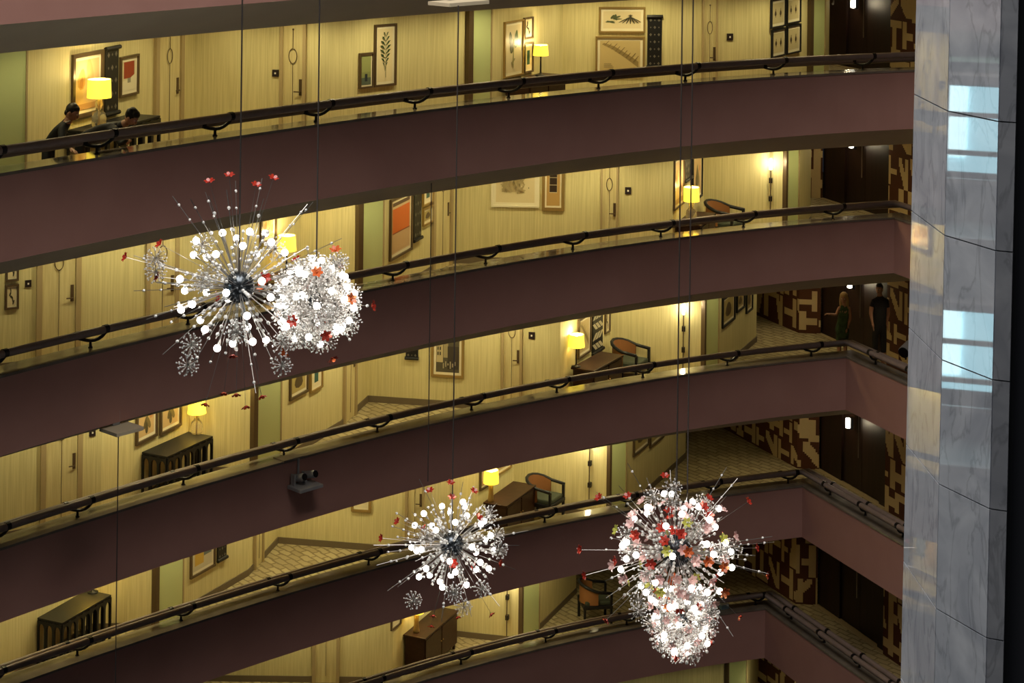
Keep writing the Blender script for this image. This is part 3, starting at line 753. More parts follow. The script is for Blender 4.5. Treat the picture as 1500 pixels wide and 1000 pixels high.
table_lamp(along(f1, d2b, .72, n2b, .25, zfl(2) + .85), 'yellow table lamp glowing behind the big chandelier, second corridor', (.15, .17), .26, .66)
table_lamp(at_z(288, 634, zfl(3) + .85), 'yellow table lamp with clear glass base on the arched console', (.14, .17), .26, .62, 'urn')
table_lamp(at_z(844, 537, zfl(3) + .85), 'table lamp with dark stem on the brown cabinet, third corridor', (.15, .17), .25, .66)
table_lamp(at_z(719, 734, zfl(4) + .85), 'yellow table lamp with gilt stem on the brown cabinet, fourth corridor', (.15, .165), .27, .66, 'gilt')
table_lamp(at_z(136, 867, zfl(4) + .85), 'table lamp with a dark round foot on the fourth-corridor arched console', (.15, .17), .26, .66)
def chair_at(k, x, y, z, rz, label):
    p = at_z(x, y, zfl(k) + z); barrel_chair((p.x, p.y, zfl(k)), rz, label).scale = (1.15, 1.15, 1.12)
chair_at(2, 1060, 305, .80, math.radians(62), 'black barrel chair with cane back, second corridor')
chair_at(3, 922, 509, .80, math.radians(62), 'black barrel chair with cane back and green seat beside the brown cabinet, third corridor')
chair_at(4, 797, 708, .80, math.radians(62), 'black barrel chair with cane back and green seat, fourth corridor')
chair_at(5, 872, 858, .80, math.radians(100), 'dark barrel chair in the passage behind the flowered chandelier')
cabinet(5, (-2.12, 41.86), (-1.46, 43.42), .5, 'dark brown cabinet near the rod wall light, fifth corridor')
table_lamp((-1.86, 42.0, zfl(5) + .85), 'table lamp with gilt stem on the dark cabinet, fifth corridor', (.14, .16), .24, .66, 'gilt')

# wall sconces on tall rods
def rod_sconce(k, x, ytop, ybot, label, lit=True):
    o, rz, wd, hg = wall_frame(k, x - 3, ytop, x + 3, ybot)
    root = empty('rod_sconce', o, rz); tag(root, label, 'wall light', 'rod wall lights')
    MB().tube([(0, -.09, 0), (0, -.09, hg - .2)], .012, 8).build('rod', 'post_bronze', root)
    for z in (hg * .30, hg * .62): MB().box((.0, -.05, z), (.07, .1, .10)).build('bracket', 'black_lacquer', root)
    MB().lathe([(.028, hg - .22), (.032, hg - .2), (.032, hg), (.02, hg + .01)], 12, (0, -.09, 0)).build('light_tube', 'sconce_glow', root, smooth=True)
    l = bpy.data.lights.new('sconce_light', 'POINT'); l.energy = 10; l.color = (1, .86, .55); l.shadow_soft_size = .04
    lo = bpy.data.objects.new('sconce_light', l); link(lo, root); lo.location = (0, -.18, hg - .1)
rod_sconce(2, 1129, 232, 315, 'lit rod wall light by the glass screen, second corridor')
rod_sconce(3, 1001, 444, 540, 'lit rod wall light by the glass screen, third corridor')
rod_sconce(4, 865, 640, 738, 'rod wall light by the glass screen, fourth corridor')
rod_sconce(5, 744, 838, 930, 'rod wall light by the glass screen, fifth corridor')
def lobby_light(k, s, z, label):
    q = W2.lerp(W3, s) + nrm * .02
    root = empty('lobby_light', (q.x, q.y, zfl(k) + z)); tag(root, label, 'wall light', 'lights on the dark doors')
    M = nrm
    MB().box((M.x * -.02, M.y * -.02, .1), (.10, .10, .26)).build('back_plate', 'black_lacquer', root)
    MB().lathe([(.03, 0), (.055, .01), (.055, .22), (.03, .23)], 12, (M.x * .06, M.y * .06, 0)).build('light_tube', 'sconce_glow', root, smooth=True)
    l = bpy.data.lights.new('lobby_lamp', 'POINT'); l.energy = 9; l.color = (1, .82, .5); l.shadow_soft_size = .05
    lo = bpy.data.objects.new('lobby_lamp', l); link(lo, root); lo.location = (M.x * .2, M.y * .2, .1)
for k in range(1, 5):
    lobby_light(k, .52, 1.42, 'bright wall light on the dark doors, %s corridor' % ORD[k])

# ------------------------------------------------------------------ marble pier beside the camera
PD = [(1331, 12.80), (1380, 12.0), (1455, 11.56), (1481, 11.52)]
pier = [Vector((uv(x, 500)[0] * D, D)) for x, D in PD]
LEAN, ZR = .011, CZ - uv(1400, 500)[1] * 12
def lean(v): return Vector((v[0] + LEAN * (v[2] - ZR), v[1], v[2]))
core = [p + Vector((.03, .03)) for p in pier] + [Vector((pier[3].x + .03, 13.2)), Vector((pier[0].x + .25, 13.4))]
zt_, zb_ = CZ + 3.0, .02
vs = [lean((p.x, p.y, z)) for z in (zb_, zt_) for p in core]; n = len(core)
fs = [(i, (i + 1) % n, (i + 1) % n + n, i + n) for i in range(n)] + [tuple(range(n))[::-1], tuple(range(n, 2 * n))]
pr = mesh_obj('wall_pier', vs, fs, 'joint_dark'); tag(pr, 'tall grey polished marble pier rising through the atrium', 'pier', kind='structure')
sh = [Vector((pier[3].x + .025, 11.60)), Vector((pier[3].x + 1.8, 11.0))]  # thin sheet added to keep the strip past the pier black
vs = [lean((p.x, p.y, z)) for z in (.02, CZ + 3) for p in sh] + [lean((p.x + .05, p.y + .3, z)) for z in (.02, CZ + 3) for p in sh]
tag(mesh_obj('wall_dark_sheet', vs, [(0, 1, 3, 2), (5, 4, 6, 7), (0, 2, 6, 4), (1, 5, 7, 3)], 'dark_sheet_paint'), 'added dark grey sheet filling the black strip beside the marble pier', 'wall', kind='structure')
for fi in range(3):
    a, b_ = pier[fi], pier[fi + 1]; d = (b_ - a).normalized(); nn = Vector((d.y, -d.x)); a2, b2 = a + d * .004, b_ - d * .004
    dj = {0: 0.0, 1: 0.0, 2: 0.0}[fi]
    z1 = CZ - 1.62 + .767 * 6
    while z1 > .3:
        z0 = max(z1 - .767, .03); e = .004
        q = [a2, b2, b2 - nn * .02, a2 - nn * .02]
        vs = [lean((p.x, p.y, z)) for z in (z0 + e, min(z1 - e, zt_)) for p in q]
        if z0 < zt_:
            mesh_obj('marble_panel', vs, [(0, 1, 5, 4), (1, 2, 6, 5), (2, 3, 7, 6), (3, 0, 4, 7), (0, 3, 2, 1), (4, 5, 6, 7)], 'marble', pr)
        z1 -= .767

# ------------------------------------------------------------------ lit glass lift cars on the left of the atrium (seen mirrored in the pier)
def lift_car(z, label):
    c = Vector((-9.0, 17.6)); rz = math.radians(-63 + 180)
    root = empty('lift_car_offscreen', (c.x, c.y, z), math.radians(63)); tag(root, label, 'lift', 'glass lift cars')
    MB().box((0, .0, .05), (2.2, 1.2, .1)).build('car_floor', 'grey_metal', root)
    MB().box((0, .0, 2.05), (2.2, 1.2, .1)).build('car_roof', 'grey_metal', root)
    MB().box((0, .55, 1.3), (2.0, .04, 1.1)).build('lit_back_wall_offscreen', 'cab_glow', root)
    MB().box((.35, .5, 1.4), (.5, .04, .9)).build('lit_panel_offscreen', 'cab_white', root)
    for x in (-1.05, -.4, .35, 1.05): MB().box((x, -.58, 1.05), (.05, .05, 2.0)).build('mullion', 'grey_metal', root)
    for zz in (.8, 1.15, 1.62): MB().box((0, -.58, zz), (2.1, .05, .06)).build('handrail_bar', 'grey_metal', root)
lift_car(CZ - 4.75, 'lit glass lift car, the higher of the two')
lift_car(CZ - 7.55, 'lit glass lift car, the lower of the two')

# ------------------------------------------------------------------ chandeliers
def rod_meshes(seed):
    rnd = random.Random(seed); out = []
    for L_, beads in ((.46, (.2, .3, .38, .46)), (.60, (.3, .4, .52, .60)), (.72, (.42, .55, .66)), (.88, (.5, .7, .86)), (1.05, (.62, .85)), (1.22, (.9, 1.1))):
        r = MB().tube([(0, 0, .05), (0, 0, L_)], .0042, 5).mesh('rod', 'rod_steel')
        b = MB()
        for z in beads: b.ball((0, 0, z), rnd.uniform(.015, .024), 7, 5)
        bm_ = b.mesh('bead', 'crystal'); bm_.polygons.foreach_set('use_smooth', [True] * len(bm_.polygons))
        out.append((L_, r, bm_))
    return out
RODS = rod_meshes(5)
bb = MB().ball((0, 0, 0), .039, 12, 8); BULB = bb.mesh('bulb', 'bulb_glow'); BULB.polygons.foreach_set('use_smooth', [True] * len(BULB.polygons))
SOCK = MB().tube([(0, 0, -.10), (0, 0, -.03)], [.006, .022], 8).mesh('socket', 'rod_steel')
def flower_mesh(m, r=.075):
    b = MB()
    for i in range(6):
        a = 2 * math.pi * i / 6; c_, s_ = math.cos(a), math.sin(a); pts = []
        for t, w_, z in ((.1, .012, 0), (.5, .024, .02), (.8, .017, .034), (1., .002, .03)):
            for sg in (-1, 1): pts.append((c_ * r * t - s_ * w_ * sg, s_ * r * t + c_ * w_ * sg, z))
        b.add(pts, [(0, 2, 3, 1), (2, 4, 5, 3), (4, 6, 7, 5)])
    b.ball((0, 0, .012), .014, 6, 4)
    return b.mesh('flower', m)
FLOW = {c: flower_mesh('flower_' + c) for c in ('red', 'pink', 'orange', 'lime')}
def burst_mesh(r, n, seed, rb):
    rnd = random.Random(seed); b = MB(); ga = math.pi * (3 - math.sqrt(5))
    for i in range(n):
        z = 1 - 2 * (i + .5) / n; q = math.sqrt(1 - z * z); v = Vector((q * math.cos(ga * i), q * math.sin(ga * i), z)) * r * rnd.uniform(.85, 1.05)
        b.tube([(0, 0, 0), v], .0028, 3, 0, cap=False); b.ball(v, rb, 5, 4, 1)
    return b.mesh('crystal_burst', ['rod_steel', 'crystal'])
BURST = [burst_mesh(.125, 44, i, .0105) for i in range(3)]
def sphere_dirs(n, rnd):
    ga = math.pi * (3 - math.sqrt(5)); out = []
    for i in range(n):
        z = 1 - 2 * (i + .5) / n; q = math.sqrt(max(0, 1 - z * z)); a = ga * i
        v = Vector((q * math.cos(a), q * math.sin(a), z)) + Vector((rnd.uniform(-.16, .16), rnd.uniform(-.16, .16), rnd.uniform(-.16, .16)))
        out.append(v.normalized())
    rnd.shuffle(out); return out
UPZ = Vector((0, 0, 1))
def chandelier(x, y, D, label, seed, rb, nbulb, nrod, bursts, flowers, sq=(1, 1, 1), hub=.15, top=12., rodsel=(0, 6), fcol=('red',), shell=None, burst_r=(.6, .8), fl_r=(.75, 1.15), cable_dx=0, fsc=1.):
    rnd = random.Random(seed); c = pix(x, y, D)
    root = empty('chandelier', c); tag(root, label, 'chandelier', 'sputnik chandeliers')
    S = lambda v: Vector((v.x * sq[0], v.y * sq[1], v.z * sq[2]))
    MB().ball((0, 0, 0), hub, 20, 12).build('hub', 'hub_steel', root, smooth=True)
    MB().tube([(cable_dx, 0, 0), (cable_dx, 0, top)], .009, 6).build('suspension_cable', 'cable', root)
    for v in sphere_dirs(nrod, rnd):
        L_, rm, bmz = rnd.choice(RODS[rodsel[0]:rodsel[1]]); d = S(v); q = UPZ.rotation_difference(d.normalized()); sc = d.length
        r = inst('rod', rm, root, (0, 0, 0), q, (1, 1, sc)); inst('beads', bmz, r)['kind'] = 'stuff'
    for v in sphere_dirs(nbulb, rnd):
        d = S(v) * rb * rnd.uniform(.9, 1.08); o = inst('bulb', BULB, root, d, UPZ.rotation_difference(v)); inst('socket', SOCK, o)
        if shell is None: inst('lamp_arm', RODS[0][1], root, (0, 0, 0), UPZ.rotation_difference(d.normalized()), (1.3, 1.3, d.length / .46))
    for v in sphere_dirs(bursts, rnd):
        d = S(v) * rnd.uniform(*burst_r); inst('crystal_burst', rnd.choice(BURST), root, d, UPZ.rotation_difference(v))
    for v in sphere_dirs(flowers, rnd):
        d = S(v) * rnd.uniform(*fl_r); o = inst('flower', FLOW[rnd.choice(fcol)], root, d, UPZ.rotation_difference(v + Vector((rnd.uniform(-.4, .4), -.5, .3))), (fsc, fsc, fsc))
    return root, c, S
# big open one
r1_, c1_, _ = chandelier(350, 420, 21., 'large open sputnik chandelier with dark hub, crystal beads and sparse red flowers', 3, .66, 36, 95, 3, 2, hub=.17, burst_r=(.5, .6), fl_r=(.3, .5))
def extra(root, c, D, items):
    for kind, x, y, arg in items:
        p = pix(x, y, D) - c
        if kind == 'f':
            inst('flower', FLOW[arg], root, p, UPZ.rotation_difference(p.normalized() + Vector((.15, -.35, .2))), (.82, .82, .82)); inst('flower_stem', RODS[0][1], root, (0, 0, 0), UPZ.rotation_difference(p.normalized()), (.6, .6, p.length / .46))
        else: inst('crystal_burst', BURST[arg], root, p, None, (.95, .95, .95))
extra(r1_, c1_, 20.9, [('f', 307, 267, 'red'), ('f', 336, 258, 'red'), ('f', 375, 272, 'red'), ('f', 400, 262, 'red'), ('f', 185, 377, 'red'), ('f', 347, 419, 'red'), ('f', 328, 574, 'red'), ('f', 346, 576, 'red'), ('f', 301, 590, 'red'), ('f', 360, 594, 'red'), ('f', 383, 579, 'red'), ('f', 341, 519, 'red'), ('f', 235, 358, 'red'), ('f', 232, 405, 'red'),
                      ('b', 228, 378, 0), ('b', 228, 398, 1), ('b', 280, 505, 2), ('b', 275, 535, 0), ('b', 413, 535, 1), ('b', 413, 503, 0), ('b', 296, 358, 0), ('b', 296, 413, 1)])
r2_, c2_, _ = chandelier(463, 440, 22.5, 'dense round chandelier packed with crystal bursts beside the large open one', 8, .47, 46, 60, 70, 14, hub=.10, rodsel=(0, 2), fcol=('red', 'orange', 'red'), shell=1, burst_r=(.34, .5), fl_r=(.5, .72))
r3_, c3_, _ = chandelier(662, 797, 26.0, 'smaller open chandelier of clear bulbs with dark hub and few red flowers', 15, .58, 34, 85, 3, 4, sq=(1, 1, .92), hub=.16, rodsel=(0, 5), burst_r=(.45, .8), fl_r=(.3, .8), top=pix(668, 8, 26).z - pix(662, 797, 26).z)
extra(r3_, c3_, 25.9, [('f', 660, 708, 'red'), ('f', 662, 729, 'red'), ('f', 630, 719, 'red'), ('f', 694, 720, 'red'), ('f', 583, 764, 'red'), ('f', 560, 788, 'red'), ('f', 731, 824, 'red'), ('f', 664, 826, 'red'), ('f', 635, 900, 'red'), ('f', 632, 915, 'red'), ('f', 719, 898, 'red'), ('f', 671, 902, 'red'), ('b', 605, 879, 0), ('b', 679, 889, 1), ('b', 727, 782, 2), ('b', 731, 805, 0), ('b', 706, 862, 1)])
r4_, c4_, _ = chandelier(990, 806, 24.0, 'large chandelier crowded with pink and red glass flowers on long steel rods', 22, .70, 42, 110, 14, 92, fsc=.98, sq=(1, 1, .95), hub=.20, fcol=('pink', 'pink', 'pink', 'pink', 'pink', 'red', 'orange', 'red', 'lime'), burst_r=(.6, .78), fl_r=(.38, .82))
extra(r4_, c4_, 23.9, [('f', 974, 698, 'red'), ('f', 920, 727, 'red'), ('f', 878, 729, 'red'), ('f', 1038, 730, 'red'), ('f', 1095, 735, 'red'), ('f', 851, 805, 'red'), ('f', 858, 842, 'red'), ('f', 889, 907, 'red'), ('f', 1122, 842, 'red'), ('f', 1107, 802, 'red'), ('f', 1082, 903, 'red'), ('b', 985, 715, 0), ('b', 985, 735, 1), ('b', 935, 895, 2), ('b', 1040, 898, 0)])
r5_, c5_, _ = chandelier(999, 908, 25.5, 'small egg-shaped pink crystal chandelier tucked under the flowered one', 31, .38, 34, 50, 34, 46, sq=(1, 1, 1.15), hub=.08, rodsel=(0, 1), fsc=.8, fcol=('pink', 'pink', 'red'), shell=1, burst_r=(.3, .42), fl_r=(.3, .46), cable_dx=.05)

# loose cables and the trays they hang from
def cable(x, y0_, y1_, D, label):
    a, b_ = pix(x, y0_, D), None
    z1 = CZ - uv(x, y1_)[1] * D
    o = MB().tube([(0, 0, 0), (0, 0, a.z - z1)], .008, 6).build('hanging_cable', 'cable'); o.location = (a.x, a.y, z1); tag(o, label, 'cable', 'thin hanging cables')
def tray(x, y, D, wd, label):
    c = pix(x, y, D); b = MB(); b.box((0, 0, .03), (wd, .5, .06)); b.box((0, .22, .08), (wd * .8, .06, .1))
    root = empty('cable_tray', c, math.radians(48)); tag(root, label, 'cable tray', 'grey trays under the galleries')
    MB().box((0, 0, .03), (wd, .42, .05)).build('tray_plate', 'soffit_paint', root); MB().box((0, .18, .16), (.12, .12, .2)).build('hanger', 'grey_metal', root)
cable(173.5, 632, 1130, 28.2, 'thin dark cable hanging in front of the third and fourth galleries')
cable(632, 268, 705, 30.95, 'thin dark cable hanging beside the smaller open chandelier')
tray(178, 631, 28.3, .48, 'grey plate under the second gallery holding a hanging cable')
tray(672, 7, 27.2, .8, 'beige plate under the uppermost gallery beside a chandelier cable')

# ------------------------------------------------------------------ spotlights on the galleries
q, t = at_path(3, uv(436, 660)[0]); nn = Vector((t.y, -t.x))
root = empty('twin_spotlight', (q.x + nn.x * .02, q.y + nn.y * .02, ztop(3) - .42), math.atan2(t.y, t.x)); tag(root, 'grey tray with two black-fronted spotlights hung on the third gallery front', 'spotlight')
MB().box((0, -.2, -.02), (.50, .36, .06)).build('tray', 'grey_metal', root, bevel=.008)
MB().tube([(-.02, -.03, 0), (-.02, -.03, .42)], .02, 8).build('hanger_post', 'grey_metal', root)
MB().box((-.12, .12, .43), (.42, .30, .03)).build('clamp_plate', 'ledge_stone', root)
for x in (-.10, .14):
    o = MB().tube([(x, .0, .10), (x + .03, -.26, .17)], .065, 14).build('spotlight_can', 'grey_metal', root)
    MB().tube([(x + .03, -.262, .1705), (x + .0312, -.27, .173)], .06, 14).build('lens', 'lens_black', o)
    MB().box((x - .085, -.1, .10), (.03, .1, .2)).build('yoke', 'grey_metal', root)
q = at_z(1321, 530, ztop(3)); 
root = empty('gallery_spotlight', (q.x + .12, q.y + .2, ztop(3))); tag(root, 'black-fronted grey spotlight on the third gallery ledge by the marble pier', 'spotlight')
MB().tube([(0, 0, 0), (0, 0, .12)], .02, 8).build('stand', 'bracket_metal', root)
o = MB().tube([(.12, .1, .26), (-.07, -.14, .18)], .125, 16).build('spotlight_can', 'grey_metal', root); MB().tube([(-.0695, -.1395, .181), (-.08, -.154, .176)], .115, 16).build('lens', 'lens_black', o)

q = at_z(1062, 893, ztop(5))
root = empty('blue_box', (q.x - .02, q.y + .1, ztop(5)), math.radians(24)); tag(root, 'small pale blue box left on the fifth gallery ledge', 'box')
mat('pale_blue', (.30, .48, .55), .6)
MB().box((0, 0, .05), (.20, .13, .10)).build('box_body', 'pale_blue', root, bevel=.008); MB().box((0, 0, .105), (.21, .14, .02)).build('lid', 'white_mark', root, bevel=.004)

# ------------------------------------------------------------------ people
mat('suit', (.013, .014, .019), .7); mat('skin', (.40, .21, .135), .55)
mat('hair_dark', (.010, .008, .007), .5); mat('hair_blond', (.42, .27, .11), .5); mat('shirt_white', (.7, .68, .62), .7)
mat('tee_black', (.010, .010, .012), .8); mat('shoe', (.015, .012, .01), .4)
noisy('dress_green', (.05, .10, .035), (.02, .035, .02), 9.0, .8)
mat('eye_white', (.7, .7, .68), .3); mat('lip', (.35, .11, .09), .5)
def person(label, base, J, bones, head, mats, hair, extras=()):
    """J: joint -> (x, y, z) local metres and radius; bones: (a, b, material); one skinned body"""
    root = empty('person', base); tag(root, label, 'person')
    names = list(J); me = bpy.data.meshes.new('body')
    me.from_pydata([J[n][:3] for n in names], [(names.index(a), names.index(b_)) for a, b_, _ in bones], [])
    ob = bpy.data.objects.new('body', me); link(ob)
    sk = ob.modifiers.new('skin', 'SKIN'); sk.use_smooth_shade = True
    for i, n in enumerate(names):
        sv = me.skin_vertices[0].data[i]; r = J[n][3]; sv.radius = r if isinstance(r, tuple) else (r, r); sv.use_root = (n == 'pelvis')
    sub = ob.modifiers.new('sub', 'SUBSURF'); sub.levels = 2; sub.render_levels = 2
    dg = bpy.context.evaluated_depsgraph_get(); new = bpy.data.meshes.new_from_object(ob.evaluated_get(dg))
    ob.modifiers.clear(); ob.data = new; ob.parent = root
    new.materials.clear()
    for m_ in mats: new.materials.append(MATS[m_])
    rad = lambda n: max(J[n][3]) if isinstance(J[n][3], tuple) else J[n][3]
    segs = [(Vector(J[a][:3]), Vector(J[b_][:3]), mats.index(m_), rad(a), rad(b_)) for a, b_, m_ in bones]
    for p in new.polygons:
        c = p.center; best = 1e9
        for a, b_, mi, ra, rb_ in segs:
            d = b_ - a; t = max(0, min(1, (c - a).dot(d) / max(1e-9, d.length_squared))); q = (c - (a + d * t)).length - (ra + (rb_ - ra) * t)
            if q < best: best, p.material_index = q, mi
        p.use_smooth = True
    hp, yaw, pitch, skin = head          # head centre, facing yaw, downward pitch
    M = Matrix.Translation(Vector(hp)) @ Matrix.Rotation(yaw, 4, 'Z') @ Matrix.Rotation(pitch, 4, 'X')
    def T(b): b.v = [M @ v for v in b.v]; return b
    T(MB().ball((0, 0, 0), (.074, .094, .115), 16, 12)).build('head', skin, root, smooth=True)
    T(MB().ball((0, -.094, -.012), (.013, .022, .026), 8, 6)).build('nose', skin, root, smooth=True)
    for s in (-1, 1):
        T(MB().ball((s * .076, .008, -.005), (.012, .022, .032), 8, 6)).build('ear', skin, root, smooth=True)
        T(MB().ball((s * .03, -.083, .018), (.013, .008, .008), 8, 6)).build('eye', 'eye_white', root, smooth=True)
    T(MB().ball((0, -.086, -.055), (.026, .01, .008), 8, 6)).build('mouth', 'lip', root, smooth=True)
    h = MB()
    for c, r in hair[1]: h.ball(c, r, 14, 10)
    T(h).build('hair', hair[0], root, smooth=True)
    for nm, b, m_ in extras: b.build(nm, m_, root, smooth=True)
    return root
def hand_j(J, bones, pre, wrist, direc, side, skin, curl=(0, 0, -1)):
    """palm with five unequal bent fingers"""
    wv, d, s, cu = Vector(wrist), Vector(direc).normalized(), Vector(side).normalized(), Vector(curl).normalized()
    J[pre + 'wrist'] = (*wv, .024); pm = wv + d * .05; J[pre + 'palm'] = (*pm, (.034, .020))
    bones.append((pre + 'wrist', pre + 'palm', skin))
    for i, (off, L_) in enumerate(((-.028, .062), (-.010, .074), (.009, .069), (.027, .054))):
        k1 = pm + d * .035 + s * off; k2 = k1 + d * L_ * .5 + cu * .012; k3 = k2 + (d * .6 + cu * .8).normalized() * L_ * .5
        for n, q, r in ((1, k1, .0095), (2, k2, .0085), (3, k3, .007)): J['%sf%d%d' % (pre, i, n)] = (*q, r)
        bones += [(pre + 'palm', '%sf%d1' % (pre, i), skin), ('%sf%d1' % (pre, i), '%sf%d2' % (pre, i), skin), ('%sf%d2' % (pre, i), '%sf%d3' % (pre, i), skin)]
    t1 = wv + d * .03 - s * .035; t2 = t1 + d * .035 - s * .018 + cu * .012
    J[pre + 't1'] = (*t1, .011); J[pre + 't2'] = (*t2, .009); bones += [(pre + 'palm', pre + 't1', skin), (pre + 't1', pre + 't2', skin)]
def leg_j(J, bones, s, hip, knee, ankle, toe, cloth, shoe, r=(.085, .06, .042)):
    J[s + 'hip'] = (*hip, r[0]); J[s + 'knee'] = (*knee, r[1]); J[s + 'ankle'] = (*ankle, r[2]); J[s + 'toe'] = (*toe, (.04, .03))
    bones += [('pelvis', s + 'hip', cloth[0]), (s + 'hip', s + 'knee', cloth[0]), (s + 'knee', s + 'ankle', cloth[1]), (s + 'ankle', s + 'toe', shoe)]

def local(px, py, D, base): return pix(px, py, D) - base
# man in a dark suit, bent slightly over the rail
D = 26.75; zf = zfl(1); base = Vector((pix(78, 250, D).x, D, zf))
L_ = lambda x, y, dd=0.: tuple(local(x, y, D + dd, base))
J = {'pelvis': (*L_(72, 226, .05), .125), 'spine': (*L_(77, 207, .02), .125), 'chest': (*L_(87, 192, 0), (.15, .13)), 'neck': (*L_(99, 178, -.04), .06), 'headc': (*L_(104, 169, -.05), .06)}
bones = [('pelvis', 'spine', 'suit'), ('spine', 'chest', 'suit'), ('chest', 'neck', 'suit'), ('neck', 'headc', 'skin')]
for s, dd in (('l', -.17), ('r', .17)):
    J[s + 'sh'] = (*L_(90, 190, dd), .065); J[s + 'el'] = (*L_(92, 211, dd * 1.2 - .08), .05)
    bones += [('chest', s + 'sh', 'suit'), (s + 'sh', s + 'el', 'suit')]
    w_ = L_(104, 219, dd * .8 - .22); hand_j(J, bones, s, w_, (.6, -.5, -.15), (.3, .7, 0), 'skin'); bones.append((s + 'el', s + 'wrist', 'suit'))
    leg_j(J, bones, s, (J['pelvis'][0], dd * .55 + .05, .86), (-.08, dd * .6 - .02, .47), (-.12, dd * .6 + .05, .08), (.06, dd * .6, .03), ('suit', 'suit'), 'shoe')
hp = Vector(L_(106, 165, -.06))
person('man in a dark suit and white collar stooping behind the rail', base, J, bones, (hp, math.radians(78), math.radians(28), 'skin'), ['suit', 'skin', 'shoe'],
       ('hair_dark', [((0, .022, .038), (.082, .092, .098)), ((0, -.015, .075), (.068, .06, .045)), ((0, .06, -.02), (.07, .045, .06))]),
       [('collar', MB().tube([hp + Vector((-.07 + .055 * math.cos(a * .785), .055 * math.sin(a * .785), -.125 + .02 * math.cos(a * .785))) for a in range(8)], .014, 6, closed=True), 'shirt_white')])
# second man, back almost level, leaning on the rail
D = 27.0; base = Vector((pix(122, 250, D).x, D, zf))
J = {'pelvis': (*L_(120, 213, .1), .135), 'spine': (*L_(138, 197, .05), .13), 'chest': (*L_(160, 187, 0), (.16, .13)), 'neck': (*L_(181, 183, -.05), .06), 'headc': (*L_(189, 177, -.06), .06)}
bones = [('pelvis', 'spine', 'suit'), ('spine', 'chest', 'suit'), ('chest', 'neck', 'suit'), ('neck', 'headc', 'skin')]
for s, dd in (('l', -.18), ('r', .18)):
    J[s + 'sh'] = (*L_(168, 193, dd), .068); J[s + 'el'] = (*L_(178, 212, dd * 1.1 - .1), .05)
    bones += [('chest', s + 'sh', 'suit'), (s + 'sh', s + 'el', 'suit')]
    w_ = L_(187, 203 if s == 'l' else 210, dd * .7 - .22); hand_j(J, bones, s, w_, (.3, -.5, .45), (.3, .7, 0), 'skin'); bones.append((s + 'el', s + 'wrist', 'suit'))
    leg_j(J, bones, s, (J['pelvis'][0], dd * .55 + .1, .86), (-.04, dd * .6 + .02, .46), (-.10, dd * .6 + .1, .08), (.08, dd * .6, .03), ('suit', 'suit'), 'shoe')
hp = Vector(L_(193, 172, -.08))
person('man in a dark jacket leaning far forward with his forearms on the rail', base, J, bones, (hp, math.radians(70), math.radians(40), 'skin'), ['suit', 'skin', 'shoe'],
       ('hair_dark', [((0, .025, .035), (.09, .095, .10)), ((0, -.012, .078), (.076, .07, .052)), ((.03, .06, .05), (.07, .06, .07)), ((-.04, .05, .06), (.06, .06, .06))]))
# woman in a green dress by the corner
D = 43.3; zf = zfl(3); base = Vector((pix(1235, 480, D).x, D, zf))
J = {'pelvis': (*L_(1234, 480), (.135, .11)), 'spine': (*L_(1235, 468), .10), 'chest': (*L_(1236, 455), (.125, .10)), 'neck': (*L_(1236.5, 447), .045), 'headc': (*L_(1236, 440), .05), 'skirt': (*L_(1232, 497), (.17, .15))}
bones = [('pelvis', 'spine', 'dress_green'), ('spine', 'chest', 'dress_green'), ('chest', 'neck', 'skin'), ('neck', 'headc', 'skin'), ('pelvis', 'skirt', 'dress_green')]
for s, x0, x1, x2, y2, dd in (('r', 1244, 1246, 1240, 482, -.04), ('l', 1229, 1225, 1217, 460, -.05)):
    J[s + 'sh'] = (*L_(x0, 451), .045); J[s + 'el'] = (*L_(x1, 467 if s == 'r' else 461, dd), .035)
    bones += [('chest', s + 'sh', 'skin'), (s + 'sh', s + 'el', 'skin')]
    hand_j(J, bones, s, L_(x2, y2, dd * 2), (-.3, 0, -.9) if s == 'r' else (-.9, 0, .1), (0, 1, 0), 'skin'); bones.append((s + 'el', s + 'wrist', 'skin'))
    sx = 1 if s == 'r' else -1
    leg_j(J, bones, s, (J['pelvis'][0] + .08 * sx, 0, .74), (.07 * sx - .02, 0, .44), (.07 * sx, .02, .07), (.07 * sx - .05, -.1, .025), ('dress_green', 'skin'), 'shoe', (.085, .055, .035))
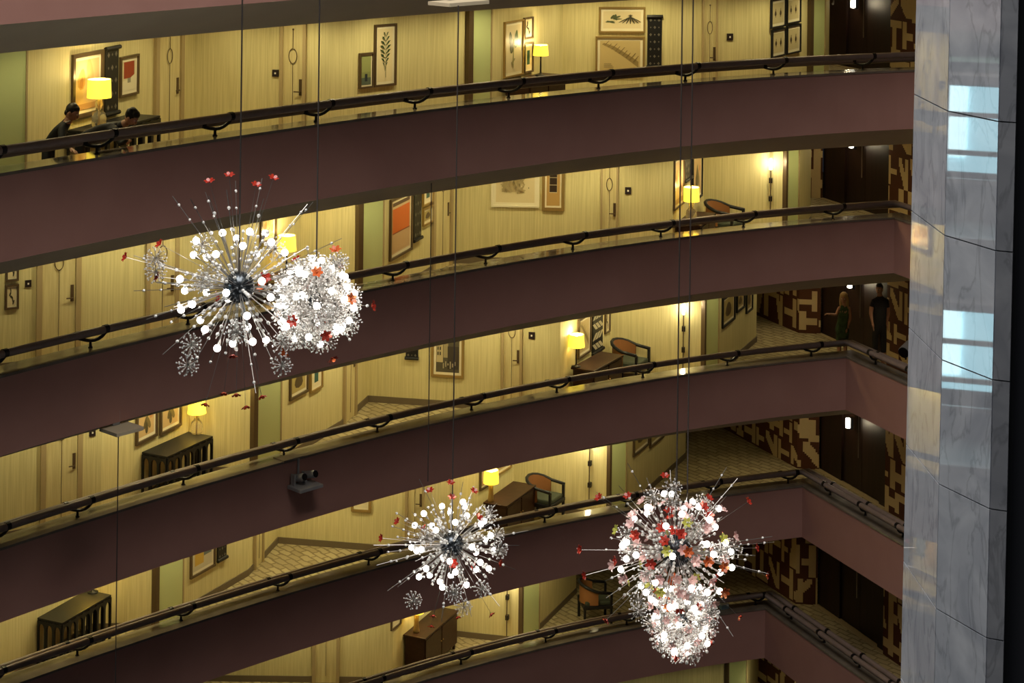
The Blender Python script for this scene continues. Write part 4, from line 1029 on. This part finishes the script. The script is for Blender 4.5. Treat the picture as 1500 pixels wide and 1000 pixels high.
hp = Vector(L_(1236, 436.5, -.02))
person('woman with long blond hair in a green patterned dress', base, J, bones, (hp, math.radians(-20), math.radians(12), 'skin'), ['dress_green', 'skin', 'shoe'],
       ('hair_blond', [((0, .02, .04), (.09, .10, .10)), ((-.065, .03, -.10), (.045, .06, .17)), ((.065, .03, -.10), (.045, .06, .17)), ((0, .07, -.12), (.085, .05, .20))]))
# man in black by the dark doors
D = 42.45; base = Vector((pix(1288, 500, D).x, D, zf))
J = {'pelvis': (*L_(1288, 476), (.14, .12)), 'spine': (*L_(1288.5, 462), .12), 'chest': (*L_(1289, 446), (.16, .12)), 'neck': (*L_(1289, 434), .055), 'headc': (*L_(1288, 427), .06)}
bones = [('pelvis', 'spine', 'tee_black'), ('spine', 'chest', 'tee_black'), ('chest', 'neck', 'tee_black'), ('neck', 'headc', 'skin')]
for s, x0, x1, x2, dd in (('l', 1279, 1275.5, 1278, -.06), ('r', 1299, 1301, 1299, .06)):
    J[s + 'sh'] = (*L_(x0, 441), .06); J[s + 'slv'] = (*L_((x0 + x1) / 2 - .3, 449), .055); J[s + 'el'] = (*L_(x1, 459, dd), .042)
    bones += [('chest', s + 'sh', 'tee_black'), (s + 'sh', s + 'slv', 'tee_black'), (s + 'slv', s + 'el', 'skin')]
    hand_j(J, bones, s, L_(x2, 473, dd * 2 - .05), (.2, -.1, -.95), (0, 1, 0), 'skin'); bones.append((s + 'el', s + 'wrist', 'skin'))
    sx = 1 if s == 'r' else -1
    leg_j(J, bones, s, (J['pelvis'][0] + .09 * sx, 0, .84), (.09 * sx, -.02, .50), (.09 * sx, .02, .08), (.09 * sx - .05, -.13, .03), ('tee_black', 'skin'), 'shoe')
hp = Vector(L_(1288, 423.5, -.02))
person('man in a black T-shirt and shorts standing before the dark doors', base, J, bones, (hp, math.radians(-25), math.radians(5), 'skin'), ['tee_black', 'skin', 'shoe'],
       ('hair_dark', [((0, .025, .035), (.08, .092, .096)), ((0, -.02, .085), (.07, .06, .045))]))
